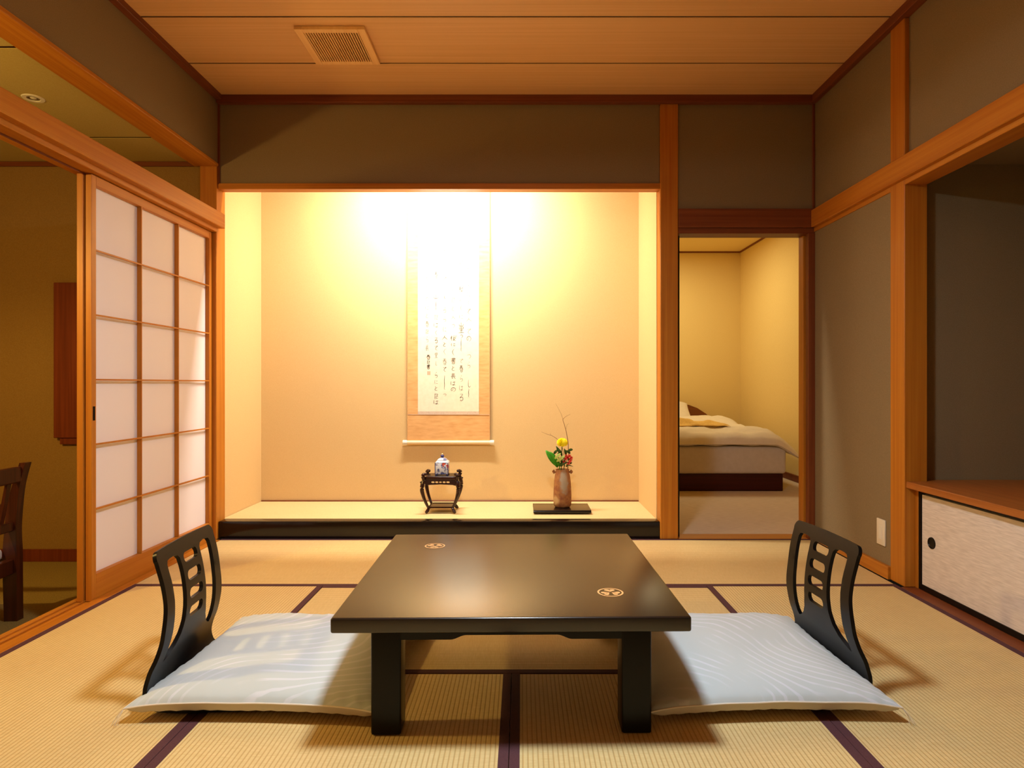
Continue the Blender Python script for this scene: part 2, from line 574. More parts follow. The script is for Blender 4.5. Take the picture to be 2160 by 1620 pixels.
# tokonoma post and door casings
trim('square alcove post between alcove and bedroom doorway', .817, .923, 3.782, 3.878, 0, ZC - .044, cat='post', bev=.004)
trim('wooden head beam over the bedroom doorway', .923, 1.729, 3.768, 3.83, 1.835, 1.945, cat='beam', mat=WOODD, bev=.003)
trim('thin lower head casing of bedroom doorway', .923, 1.729, 3.785, 3.90, 1.802, 1.836, mat=WOODD)
trim('right wooden jamb of bedroom doorway with door groove', 1.690, 1.731, 3.785, 3.822, 0, 1.803, mat=WOODD)
trim('inner right wooden jamb of bedroom doorway', 1.682, 1.731, 3.838, 3.90, 0, 1.803)
trim('wooden threshold of bedroom doorway', .923, 1.731, 3.79, 3.91, -.05, .003)
trim('thin dark corner strip in the back right corner', 1.717, 1.731, 3.785, 3.797, 1.94, ZC - .044, mat=WOODD)
trim('thin dark strip standing in for shadow in the back left corner', -1.792, -1.780, 3.785, 3.797, 2.09, ZC - .044, mat=WOODD)  # corner shadow built as a dark strip, no real trim here
# right side
trim('tall square post between plaster panel and shelf recess', 1.724, 1.828, 2.892, 3.003, 0, ZC - .044, cat='post', bev=.003)
trim('long picture rail beam along the right wall', 1.70, 1.746, YF, 3.79, 1.835, 1.935, cat='beam', bev=.003)
trim('wooden rail under picture rail from corner to post', 1.723, 1.74, 3.0, 3.785, 1.812, 1.836)
trim('wooden lintel of the right shelf recess', 1.724, 1.824, 1.05, 2.893, 1.812, 1.836, cat='beam')
trim('wooden floor sill under the white closet doors', 1.708, 1.80, .9, 2.893, -.05, .001, cat='sill', mat=WOODD)
trim('near post of the shelf recess', 1.724, 1.828, .95, 1.05, 0, ZC - .044, cat='post', bev=.003)
struct(box('baseboard_right', 1.712, 1.732, 3.003, 3.785, 0, .06, WOOD), 'wooden baseboard under the right plaster panel', 'baseboard')

# shelf recess walls
struct(box('wall_recess_end', 1.826, 2.56, 2.945, 3.0, .0, 1.93, PLASTER, bev=0), 'dark plaster end wall inside the right shelf recess', 'wall')
struct(box('wall_recess_back', 2.50, 2.56, .99, 2.945, .0, 1.93, PLASTER, bev=0), 'back wall inside the right shelf recess', 'wall')
struct(box('wall_recess_near', 1.826, 2.56, .99, 1.04, .0, 1.93, PLASTER, bev=0), 'near end wall inside the right shelf recess', 'wall')
struct(box('ceiling_recess', 1.826, 2.56, .99, 3.0, 1.921, 1.96, PLASTER, bev=0), 'low ceiling inside the right shelf recess', 'ceiling')

# alcove shell
struct(box('wall_alcove_back', -1.86, .90, 4.452, 4.50, 0, 2.56, ALCOVEP, bev=0), 'glowing rear wall of the alcove behind the scroll', 'wall')
struct(box('wall_alcove_left', -1.86, -1.804, 3.87, 4.452, 0, 2.56, ALCOVEP, bev=0), 'narrow left side wall of the alcove', 'wall')
struct(box('wall_alcove_right', .813, .87, 3.87, 4.452, 0, 2.56, ALCOVEP, bev=0), 'narrow right side wall of the alcove', 'wall')
struct(box('ceiling_alcove', -1.86, .90, 3.85, 4.50, 2.50, 2.56, ALCOVEP, bev=0), 'hidden ceiling of the alcove above the lintel', 'ceiling')
fa = struct(box('floor_alcove', -1.803, .813, 3.873, 4.452, 0, .060, WOODD, bev=0), 'raised alcove floor covered with pale straw mat', 'floor')
bm = bmesh.new()
add_box(bm, -1.307, 1.307, -.289, .289, -.02, .02, .002)
fin(bm, 'tatami_mat', TATAMI2, fa, (0, 0, .053))
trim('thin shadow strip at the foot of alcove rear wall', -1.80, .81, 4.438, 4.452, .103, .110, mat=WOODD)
bm = bmesh.new()
add_box(bm, -1.303, 1.303, -.042, .042, -.0495, .0495, .005, 2)
tn[0] += 1
struct(fin(bm, 'trim_%d' % tn[0], BLACK, None, (-.486, 3.831, .0545), smooth=True), 'black lacquered sill along the front of the alcove', 'sill')

# alcove back-wall face: lounge side
struct(boxes('wall_lounge_back', [(-4.3, -1.888, 3.805, 3.87, -.134, 2.3)], LOUNGEP), 'ochre end wall of the side lounge', 'wall')
struct(box('wall_lounge_left', -4.3, -4.22, -.7, 3.81, -.134, 2.3, LOUNGEP, bev=0), 'far side wall of the side lounge', 'wall')
struct(box('wall_lounge_front', -4.3, -1.9, -.75, -.69, -.134, 2.3, LOUNGEP, bev=0), 'near end wall of the side lounge', 'wall')
struct(box('floor_lounge', -4.3, -1.90, -.7, 3.81, -.2, -.134, CARPETL, bev=0), 'olive carpet of the lower side lounge', 'floor')
cl = struct(box('ceiling_lounge', -4.3, -1.915, -.7, 3.81, 2.2325, 2.30, GROOVE, bev=0), 'pale ochre panelled ceiling of the side lounge', 'ceiling')
yb = [3.81, 3.43, 2.51, 1.59, .67, -.25, -.7]
for a, b_ in zip(yb, yb[1:]):
    o = box('panel', -4.25, -1.925, b_ + .008, a - .008, 2.23, 2.246, LOUNGEC)
    o.parent = cl
    o.location = Vector(o.location) - Vector(cl.location)
trim('dark cornice strip on the lounge end wall', -4.25, -1.889, 3.79, 3.806, 2.202, 2.229, mat=WOODD)
struct(box('baseboard_lounge', -4.25, -1.89, 3.79, 3.806, -.134, -.062, REDW), 'dark reddish baseboard of the lounge end wall', 'baseboard')

# bedroom shell
struct(box('wall_bedroom_back', .80, 2.64, 7.55, 7.62, 0, 2.5, YELLOWP, bev=0), 'yellow rear wall of the bedroom behind the headboard', 'wall')
struct(box('wall_bedroom_right', 2.574, 2.64, 3.85, 7.55, 0, 2.5, YELLOWP, bev=0), 'yellow right wall of the bedroom', 'wall')
struct(boxes('wall_bedroom_left', [(.73, .80, 4.5, 7.6, 0, 2.5), (.871, .90, 3.885, 4.5, 0, 2.5)], YELLOWP), 'left wall of the bedroom beside the doorway', 'wall')
struct(boxes('wall_bedroom_front', [(1.735, 2.64, 3.86, 3.90, 0, 2.5), (.87, 1.735, 3.86, 3.90, 1.83, 2.5)], YELLOWP), 'bedroom side of the doorway wall', 'wall')
struct(box('floor_bedroom', .73, 2.64, 3.90, 7.6, -.06, -.001, CARPETB, bev=0), 'greyish beige carpet of the bedroom', 'floor')
struct(box('ceiling_bedroom', .73, 2.64, 3.87, 7.6, 2.47, 2.53, YELLOWP, bev=0), 'yellow ceiling of the bedroom', 'ceiling')
trim('thin brown cornice on the bedroom rear wall', .80, 2.574, 7.53, 7.551, 2.455, 2.471, mat=WOODD)
trim('thin brown cornice on the bedroom right wall', 2.556, 2.575, 3.92, 7.53, 2.455, 2.471, mat=WOODD)
struct(box('baseboard_bedroom', 2.556, 2.575, 3.92, 7.55, 0, .062, REDW), 'dark reddish baseboard of the bedroom right wall', 'baseboard')

# ------------------------------------------------------------------ sliding paper doors
def shoji(name, label, xf, xb, y0, y1, pull=False):
    """xf = room side face, xb = paper side; doors slide along y"""
    r = thing(name, label, 'sliding door', (xf, y0, 0), kind='structure')
    L, D = y1 - y0, xf - xb
    def p(n, a0, a1, z0, z1, d0=0, d1=None, mat=WOOD, bev=.0015):
        return box(n, -(D if d1 is None else d1), -d0, a0, a1, z0, z1, mat, r, bev)
    p('stile', 0, .030, -.004, 1.803)
    p('stile', L - .030, L, -.004, 1.803)
    p('top_rail', .030, L - .030, 1.762, 1.803)
    p('bottom_rail', .030, L - .030, -.004, .105)
    a, b_ = .030, L - .030
    cw = (b_ - a) / 3
    ch = (1.762 - .105) / 6
    for k in (1, 2):
        p('muntin', a + cw * k - .003, a + cw * k + .003, .105, 1.762, .001, D - .003, bev=.0006)
    for k in range(1, 6):
        p('crossbar', a, b_, .105 + ch * k - .0035, .105 + ch * k + .0035, .0003, .010, bev=.0006)
    for i in range(3):
        for j in range(6):
            p('paper_pane', a + cw * i + .0003, a + cw * (i + 1) - .0003, .105 + ch * j + .0003, .105 + ch * (j + 1) - .0003, D - .003, D - .002, mat=PAPER, bev=0)
    if pull:
        box('finger_pull', -.001, .0012, .008, .022, .76, .82, DARKVOID, r, .0004)
    return r
shoji('door_1', 'inner sliding paper door with three columns of panes', -1.815, -1.841, 2.712, 3.765, True)
shoji('door_2', 'outer sliding paper door stacked behind the first', -1.847, -1.874, 2.706, 3.760)

# bedroom sliding door edge, drawn back behind the alcove post
r = thing('door_3', 'black framed edge of opened sliding door beside alcove post', 'sliding door', (.905, 3.845, 0), kind='structure')
box('stile', .002, .038, -.012, .012, .004, 1.80, BLACKM, r)
box('panel', -.03, .003, -.008, .008, .004, 1.80, FUSUMA, r)

# ------------------------------------------------------------------ closet cabinet with shelf above
tag(box('shelf_board', 1.732, 2.50, 1.045, 2.944, .447, .476, SHELFW, bev=.002), 'wide brown wooden shelf board over the white closet doors', 'shelf')
cab = thing('closet_cabinet', 'low closet with white sliding doors under the wooden shelf board', 'cabinet', (1.775, 2.0, 0))
def closet_door(y0, y1, dx):
    d = box('door', dx, dx + .016, y0 + .018, y1 - .018, .027, .424, FUSUMA, cab, 0)
    def fr(*a):
        o = box('door_frame', *a, BLACKM, None, .0015)
        o.parent = d
        o.location = Vector(o.location) - Vector(d.location)
    fr(dx - .004, dx + .018, y1 - .020, y1, .002, .446)
    fr(dx - .004, dx + .018, y0, y0 + .020, .002, .446)
    fr(dx - .004, dx + .018, y0 + .02, y1 - .02, .002, .027)
    fr(dx - .004, dx + .018, y0 + .02, y1 - .02, .430, .446)
    bm = bmesh.new()
    add_lathe(bm, [(0, .001), (.019, .001), (.021, .0035), (.0245, .0035), (.0255, 0)], seg=28)
    o = fin(bm, 'finger_pull', BLACKM, d, smooth=True)
    o.rotation_euler = (0, -PI / 2, 0)
    o.location = (-.008, y1 - .087 - (y0 + y1) / 2, .225 - .2255)
closet_door(.0, .872, .004)
closet_door(-.90, .03, .024)
box('jamb', -.002, .05, .872, .892, 0, .446, WOOD, cab)

# ------------------------------------------------------------------ vent, switch, downlight, wall panel
v = thing('ceiling_vent', 'square slatted wooden vent grille set in the ceiling', 'vent', (-.91, 3.207, ZC))
bm = bmesh.new()
for a in ((-.168, -.132, -.168, .168), (.132, .168, -.168, .168), (-.132, .132, -.168, -.137), (-.132, .132, .137, .168)):
    add_box(bm, a[0], a[1], a[2], a[3], -.018, -.001, .0015)
VENTW = wood('pale_vent_wood', lin(240, 196, 134), lin(232, 182, 120), 1)
fin(bm, 'frame', VENTW, v)
box('backing', -.135, .135, -.14, .14, -.006, -.001, DARKVOID, v, 0)
for k in range(22):
    x = -.1265 + k * .253 / 21
    box('slat', x - .0026, x + .0026, -.1375, .1375, -.017, -.006, VENTW, v, .0005)

sw = thing('light_switch', 'ivory switch plate low on the right plaster wall', 'switch', (1.731, 3.083, .205))
box('plate', -.008, 0, -.035, .035, -.062, .062, IVORY, sw, .003, 2, True)
box('rocker', -.011, -.007, -.012, .012, -.033, .033, WHITEP, sw, .0015)
box('rocker_frame', -.009, -.007, -.016, .016, -.038, .038, IVORY, sw, .001)

dl = thing('downlight', 'small round recessed lamp in the lounge ceiling', 'lamp', (-2.246, 2.955, 2.23))
bm = bmesh.new()
add_lathe(bm, [(.026, .0), (.028, -.004), (.043, -.004), (.046, 0), (.044, .001)], seg=32)
fin(bm, 'trim_ring', WHITEP, dl, smooth=True)
bm = bmesh.new()
add_lathe(bm, [(.0265, -.001), (.022, -.0005), (.014, -.0004)], seg=32)
fin(bm, 'reflector', METAL, dl, smooth=True)
bm = bmesh.new()
add_lathe(bm, [(0, -.004), (.009, -.003), (.013, -.0003)], seg=20)
fin(bm, 'bulb', WHITEP, dl, smooth=True)

wp = thing('wall_cabinet', 'reddish brown veneered box mounted on lounge end wall', 'cabinet', (-2.55, 3.805, .56))
box('panel', -.198, .20, -.035, 0, .038, .951, REDW, wp, .003)
box('lower_rail', -.168, .17, -.025, 0, 0, .037, REDW, wp, .002)

# ------------------------------------------------------------------ low table
tb = thing('low_table', 'square low black lacquered table with two gold crests', 'table', (-.031, 2.058, .0015), math.radians(.8))
bm = bmesh.new()
add_box(bm, -.453, .453, -.45, .45, .290, .3285, .006, 3)
fin(bm, 'tabletop', TOPM, tb, smooth=True, angle=60)
for sx in (-1, 1):
    for sy in (-1, 1):
        x0, x1 = sorted((sx * .288, sx * .366)); y0, y1 = sorted((sy * .310, sy * .385))
        box('leg', x0, x1, y0, y1, 0, .2905, BLACKM, tb, .006, 3, True)
def apron(L):
    h = .262
    pts = [(-L, .2905), (-L, .2475)]
    for k in range(9):
        t = k / 8
        pts.append((-L + .13 + .04 * t, .2475 + .0115 * (3 * t * t - 2 * t ** 3)))
    for k in range(9):
        t = 1 - k / 8
        pts.append((L - .13 - .04 * t, .2475 + .0115 * (3 * t * t - 2 * t ** 3)))
    pts += [(L, .2475), (L, .2905)]
    return pts
for s in (-1, 1):
    bm = bmesh.new()
    add_prism(bm, apron(.289), 1, s * .372 - .010, s * .372 + .010)
    fin(bm, 'apron', BLACKM, tb)
    bm = bmesh.new()
    add_prism(bm, apron(.311), 0, s * .353 - .010, s * .353 + .010)
    fin(bm, 'apron', BLACKM, tb)

# hollyhock crest: ring and three heart leaves with stems towards the middle
def crest(loc, rz):
    bm = bmesh.new()
    z = .32885
    n = 48
    R1, R0 = .0365, .0315
    A = [bm.verts.new((R1 * math.cos(2 * PI * i / n), R1 * math.sin(2 * PI * i / n), z)) for i in range(n)]
    B = [bm.verts.new((R0 * math.cos(2 * PI * i / n), R0 * math.sin(2 * PI * i / n), z)) for i in range(n)]
    for i in range(n):
        bm.faces.new((A[i], A[(i + 1) % n], B[(i + 1) % n], B[i]))
    for k in range(3):
        a = math.radians(90 + 120 * k)
        M = Matrix.Rotation(a - PI / 2, 3, 'Z')
        # heart leaf: lobes outwards, tip towards the centre
        pts = []
        m = 28
        for i in range(m):
            t = 2 * PI * i / m
            x = .0152 * math.sin(t) ** 3
            y = (13 * math.cos(t) - 5 * math.cos(2 * t) - 2 * math.cos(3 * t) - math.cos(4 * t)) / 17 * .0135
            pts.append((x, y + .0162))
        c = bm.verts.new(M @ Vector((0, .0162, z)))
        P = [bm.verts.new(M @ Vector((p[0], p[1], z))) for p in pts]
        for i in range(m):
            bm.faces.new((c, P[i], P[(i + 1) % m]))
    for f in bm.faces:
        if f.normal.z < 0:
            f.normal_flip()
    me = bpy.data.meshes.new('gold_crest')
    bm.to_mesh(me); bm.free()
    o = link('gold_crest', me, GOLD, tb, loc, (0, 0, rz))
    # leaf veins
    bm = bmesh.new()
    for k in range(3):
        M = Matrix.Rotation(math.radians(120 * k), 3, 'Z')
        for dx, y0, y1, wd in ((0, .006, .022, .0005), (.0065, .011, .020, .0004), (-.0065, .011, .020, .0004)):
            q = [bm.verts.new(M @ Vector(c)) for c in ((dx * .15 - wd, y0, z + .0002), (dx * .15 + wd, y0, z + .0002), (dx + wd, y1, z + .0002), (dx - wd, y1, z + .0002))]
            bm.faces.new(q)
    fin(bm, 'leaf_vein', BLACK, o)
crest((.277, -.258, 0), 0)
crest((-.278, .267, 0), PI)

# ------------------------------------------------------------------ legless floor chairs
prof = catmull([(.44, .010), (.60, .010), (.80, .010), (.92, .012), (.975, .024), (.992, .060), (.984, .105), (.966, .150), (.953, .205), (.950, .270), (.958, .340), (.974, .405), (.986, .442)], 12)
SS = [0]
for a, b_ in zip(prof, prof[1:]):
    SS.append(SS[-1] + (b_ - a).length)
def at_s(s):
    s = max(0, min(SS[-1] - 1e-6, s))
    lo, hi = 0, len(SS) - 1
    while hi - lo > 1:
        m = (lo + hi) // 2
        if SS[m] <= s:
            lo = m
        else:
            hi = m
    t = (s - SS[lo]) / (SS[hi] - SS[lo])
    p = prof[lo].lerp(prof[hi], t)
    a = prof[max(0, lo - 2)]; b_ = prof[min(len(prof) - 1, hi + 2)]
    d = (b_ - a).normalized()
    return p, d
def s_of_z(z):
    for i in range(len(prof) - 1, 0, -1):
        if prof[i - 1].y <= z <= prof[i].y:
            return SS[i - 1] + (z - prof[i - 1].y) / (prof[i].y - prof[i - 1].y) * (SS[i] - SS[i - 1])
    return SS[-1]
CX = .70
def cmap(u, s):
    p, d = at_s(s)
    return Vector((p.x - CX, u, p.y)), Vector((-d.y, 0, d.x))
def interp(tab, x):
    for (a, fa), (b_, fb) in zip(tab, tab[1:]):
        if x <= b_:
            t = max(0, (x - a) / (b_ - a))
            t = t * t * (3 - 2 * t)
            return fa + (fb - fa) * t
    return tab[-1][1]
zs_hw = [(.0, .224), (.04, .222), (.10, .214), (.20, .200), (.30, .187), (.40, .190), (.45, .192)]
def halfw(s):
    p, _ = at_s(s)
    if s < s_of_z(.03):
        return .224
    return interp(zs_hw, p.y)
ST = SS[-1]
side = []
s = .05
while s < ST - .03:
    side.append((halfw(s), s))
    s += .012
outer = [(.224 - .05 + .05 * math.sin(t), .05 - .05 * math.cos(t)) for t in [PI / 2 * k / 6 for k in range(6)]] + side
hw = .192
outer += [(hw - .025 + .025 * math.cos(t), ST - .030 + .026 * math.sin(t)) for t in [PI / 2 * k / 6 for k in range(7)]]
outer += [(.10, ST - .001), (0, ST)]
outer += [(-u, s) for u, s in reversed(outer[:-1])]
holes = []
for zc in (.384, .330, .276, .222):
    sc = s_of_z(zc)
    holes.append(rrect(-.046, .046, sc - .0155, sc + .0155, .0145, 4))
for sg in (-1, 1):
    inner = [(.068, .392), (.066, .37), (.066, .33), (.067, .29), (.069, .25), (.074, .21), (.086, .175), (.106, .150), (.130, .133), (.150, .124)]
    outr = [(.158, .122), (.160, .135), (.157, .16), (.151, .20), (.146, .25), (.143, .29), (.144, .33), (.147, .37), (.147, .392)]
    loop = [(u, s_of_z(z)) for u, z in inner + outr]
    t = s_of_z(.402)
    loop += [(.140, t), (.125, t + .003), (.10, t + .004), (.078, t)]
    L = []
    for i in range(len(loop)):     # densify
        a, b_ = Vector(loop[i]), Vector(loop[(i + 1) % len(loop)])
        k = max(1, int((b_ - a).length / .014))
        L += [tuple(a.lerp(b_, j / k)) for j in range(k)]
    holes.append([(sg * u, s) for u, s in (L if sg > 0 else L[::-1])])
bm = plate(outer, holes, .016, cmap, .0115)
bmesh.ops.recalc_face_normals(bm, faces=bm.faces)
for f in bm.faces:
    f.smooth = True
for e in bm.edges:
    if len(e.link_faces) == 2 and e.calc_face_angle(0) > math.radians(40):
        e.smooth = False
chair_me = bpy.data.meshes.new('bentwood_shell')
bm.to_mesh(chair_me); bm.free()
c1 = link('legless_chair', chair_me, BLACKM, None, (CX - .004, 2.042, .0025), (0, 0, math.radians(3.4)))
tag(c1, 'black legless floor chair with slotted back, beside the closet side of table', 'chair', 'legless floor chairs at the table')
c2 = c1.copy()
COL.objects.link(c2)
c2.location = (-CX - .062, 2.008, .0025)
c2.rotation_euler = (0, 0, PI + math.radians(4.2))
c2['label'] = 'black legless floor chair with slotted back, in front of the paper doors'

# ------------------------------------------------------------------ floor cushions
def cushion(name, label, loc, rz, mat, hx, hy, seed):
    r = thing(name, label, 'cushion', loc, rz, 'grey white floor cushions')
    n = 44
    def co(u, v, top):
        cx = .10 * (1 - abs(v) ** 3); cy = .05 * (1 - u * u)
        x = hx * u * (1 - cx * abs(u)); y = hy * v * (1 - cy * abs(v))
        f = max(0, (1 - abs(u) ** 3.2) * (1 - abs(v) ** 3.2)) ** .5
        nz = noise.noise(Vector((u * 2.2 + seed, v * 2.2, seed)))
        w = noise.noise(Vector((u * 6 + seed, v * 6, 3)))
        edge = max(abs(u), abs(v))
        pucker = .0028 * math.sin((u if abs(v) > abs(u) else v) * 46 + seed) * max(0, (edge - .82) / .18) * (1 - max(0, (edge - .97) / .03))
        corner = (abs(u) * abs(v)) ** 5
        base = .054 - corner * .013 + .0025 * noise.noise(Vector((u * 3 + seed, v * 3, 9)))
        if top:
            z = base + f * (.046 + .008 * nz) + pucker + .002 * w * f
        else:
            fb = max(0, (1 - abs(u) ** 14) * (1 - abs(v) ** 14)) ** .45
            z = base - fb * .037 + pucker * .6
            z = max(z, .0192)
        return (x, y, z)
    for part, top, m in (('cover', True, mat), ('underside', False, CUSHSIDE)):
        bm = bmesh.new()
        g = []
        for i in range(n + 1):
            row = []
            for j in range(n + 1):
                a, b_ = -1 + 2 * i / n, -1 + 2 * j / n
                u = math.sin(a * PI / 2) * .6 + a * .4
                v = math.sin(b_ * PI / 2) * .6 + b_ * .4
                row.append(bm.verts.new(co(u, v, top)))
            g.append(row)
        for i in range(n):
            for j in range(n):
                bm.faces.new((g[i][j], g[i + 1][j], g[i + 1][j + 1], g[i][j + 1]))
        for f in bm.faces:
            f.smooth = True
        me = bpy.data.meshes.new(part)
        bm.to_mesh(me); bm.free()
        link(part, me, m, r)
    # piping along the seam
    bm = bmesh.new()
    loop = []
    for k in range(160):
        t = k / 40
        q = int(t); f = (t - q) * 2 - 1
        u, v = ((f, -1), (1, f), (-f, 1), (-1, -f))[q]
        c = co(u, v, True)
        loop.append(Vector((c[0], c[1], c[2])))
    rr = .0022
    rings = []
    for i, p in enumerate(loop):
        t = (loop[(i + 1) % 160] - loop[i - 1]).normalized()
        a = t.cross(Vector((0, 0, 1))).normalized(); c = a.cross(t)
        rings.append([bm.verts.new(p + a * rr * math.cos(q) + c * rr * math.sin(q)) for q in [2 * PI * j / 6 for j in range(6)]])
    for i in range(160):
        for j in range(6):
            bm.faces.new((rings[i][j], rings[i][(j + 1) % 6], rings[(i + 1) % 160][(j + 1) % 6], rings[(i + 1) % 160][j]))
    fin(bm, 'piping', LINEN, r, smooth=True)
    for su, sv in ((-1, -1), (1, -1), (-1, 1), (1, 1)):
        bm = bmesh.new()
        x, y, z = co(su, sv, True)
        for k in range(6):
            a = math.atan2(sv, su) + rnd.uniform(-.6, .6)
            L = rnd.uniform(.02, .035)
            add_tube(bm, [(x, y, z), (x + math.cos(a) * L * .5, y + math.sin(a) * L * .5, z * .6), (x + math.cos(a) * L * .9, y + math.sin(a) * L * .9, .006)], .0005, 4, 3)
        fin(bm, 'tassel', LINEN, r)
    return r
cushion('floor_cushion', 'grey white square cushion on the black chair nearer the closet doors', (.672, 2.055, .0), math.radians(2), CUSH_R, .345, .335, 1.3)
cushion('floor_cushion', 'grey white square cushion on the black chair nearer the paper doors', (-.714, 2.050, .0), math.radians(-2), CUSH_L, .345, .335, 8.1)

# ------------------------------------------------------------------ hanging scroll
SY = 4.440
sc_ = thing('hanging_scroll', 'tall hanging scroll of brush calligraphy on alcove rear wall', 'scroll', (-.503, SY, .50))
def sheet(name, x0, x1, z0, z1, y, mat, wav=0):
    bm = bmesh.new()
    nx, nz = 10, 60
    g = []
    for j in range(nz + 1):
        z = z0 + (z1 - z0) * j / nz
        row = []
        for i in range(nx + 1):
            x = x0 + (x1 - x0) * i / nx
            dy = wav * math.sin((z + .503 + 0) * 19 + 1.5 * math.sin(x * 5)) * (abs(x) / .283) ** 2
            row.append(bm.verts.new((x, y + dy, z)))
        g.append(row)
    for j in range(nz):
        for i in range(nx):
            bm.faces.new((g[j][i], g[j][i + 1], g[j + 1][i + 1], g[j + 1][i]))
    ex = bmesh.ops.extrude_face_region(bm, geom=bm.faces[:])
    for v in ex['geom']:
        if isinstance(v, bmesh.types.BMVert):
            v.co.y += .0009
    return fin(bm, name, mat, sc_, smooth=True)
sheet('silk_mount', -.283, .283, .014, 1.86, -.0075, MOUNT, .0012)
sheet('calligraphy_paper', -.2115, .2095, .226, 1.60, -.0100, SCROLLP)
sheet('silk_strip', -.2115, .2095, .206, .226, -.0100, MOUNTD)
for xx in (-.2845, .2795):
    box('edge_strip', xx, xx + .005, -.0098, -.0062, .014, 1.86, MOUNT, sc_, 0)
box('seam_line', -.283, .283, -.0102, -.0085, .2035, .2060, MOUNTD, sc_, 0)
bm = bmesh.new()
add_tube(bm, [(-.285, -.012, .012), (.285, -.012, .012)], .0135, 16, 1)
fin(bm, 'roller_rod', ROD, sc_, smooth=True)
for s in (-1, 1):
    bm = bmesh.new()
    add_tube(bm, [(s * .284, -.012, .012), (s * .290, -.012, .012), (s * .314, -.012, .012)], [.0135, .0165, .0165], 16, 1)
    fin(bm, 'rod_knob', WHITEP, sc_, smooth=True)
bm = bmesh.new()
add_tube(bm, [(-.283, -.010, 1.865), (.283, -.010, 1.865)], .010, 12, 1)
add_tube(bm, [(-.15, -.008, 1.87), (0, -.004, 1.93), (.15, -.008, 1.87)], .0015, 6, 2)
fin(bm, 'top_rod', ROD, sc_, smooth=True)

# brush strokes: glyphs as polylines in a unit box (x right, y down)
G = {
 'shi': [[(.4, 0), (.38, .5), (.42, .85), (.6, 1), (.85, .8)]],
 'long': [[(.45, 0), (.5, .12), (.42, .4), (.48, .7), (.40, .9), (.58, 1)]],
 'ku': [[(.7, 0), (.3, .45), (.7, 1)]],
 'no': [[(.55, .2), (.35, .75), (.15, .7), (.2, .25), (.6, .05), (.9, .4), (.8, .8), (.55, 1)]],
 'ru': [[(.2, .05), (.75, .05), (.25, .55), (.7, .45), (.8, .8), (.45, 1), (.35, .82), (.6, .88)]],
 'to': [[(.35, 0), (.45, .35)], [(.8, .2), (.3, .55), (.3, .9), (.8, .95)]],
 'ni': [[(.2, 0), (.15, .6), (.25, 1)], [(.5, .3), (.85, .25)], [(.5, .75), (.65, .9), (.9, .85)]],
 'te': [[(.15, .15), (.85, .08), (.45, .4), (.4, .8), (.75, 1)]],
 'ha': [[(.15, 0), (.1, .6), (.2, .95)], [(.4, .25), (.9, .2)], [(.65, 0), (.68, .8), (.45, .95), (.45, .75), (.9, .95)]],
 'tsu': [[(.1, .3), (.6, .15), (.9, .45), (.5, .95)]],
 'yama': [[(.5, 0), (.5, .85)], [(.12, .35), (.12, .9), (.88, .85), (.9, .3)]],
 'sato': [[(.2, .05), (.8, .05), (.75, .4), (.22, .42), (.2, .05)], [(.5, .05), (.5, .95)], [(.25, .68), (.8, .65)], [(.05, 1), (.95, .94)], [(.2, .24), (.78, .22)]],
 'sakura': [[(.25, 0), (.25, 1)], [(.05, .3), (.42, .25)], [(.25, .4), (.05, .7)], [(.5, .05), (.55, .2)], [(.7, 0), (.72, .2)], [(.95, .02), (.85, .22)], [(.45, .4), (.98, .35)], [(.7, .3), (.5, .7), (.9, 1)], [(.88, .45), (.6, .8), (.42, 1)]],
 'nari': [[(.3, 0), (.2, .9), (.4, 1)], [(.1, .25), (.8, .2), (.7, .6), (.9, .65)], [(.55, .35), (.5, .9), (.9, .92)]],
 'naga': [[(.3, 0), (.3, .9), (.5, .75)], [(.3, .02), (.8, .02)], [(.3, .2), (.75, .2)], [(.3, .36), (.75, .36)], [(.05, .55), (.95, .52)], [(.55, .55), (.9, 1)]],
 'haru': [[(.2, .12), (.8, .1)], [(.25, .25), (.78, .23)], [(.05, .4), (.95, .36)], [(.5, 0), (.4, .4), (.05, .7)], [(.55, .35), (.95, .7)], [(.35, .6), (.35, 1), (.7, 1), (.7, .6), (.35, .6)], [(.35, .8), (.7, .8)]],
 'sho': [[(.25, .05), (.8, .05), (.78, .3), (.2, .3)], [(.05, .18), (.95, .16)], [(.5, 0), (.5, .6)], [(.1, .43), (.9, .42)], [(.05, .58), (.95, .56)], [(.3, .68), (.3, 1), (.72, 1), (.72, .68), (.3, .68)], [(.3, .84), (.7, .84)]],
 'dot': [[(.4, .2), (.6, .6)]],
 'ra': [[(.45, 0), (.6, .12)], [(.35, .25), (.3, .6), (.7, .5), (.75, .85), (.35, 1)]],
 'hito': [[(.5, 0), (.45, .4), (.05, .95)], [(.45, .35), (.95, .9)]],
}
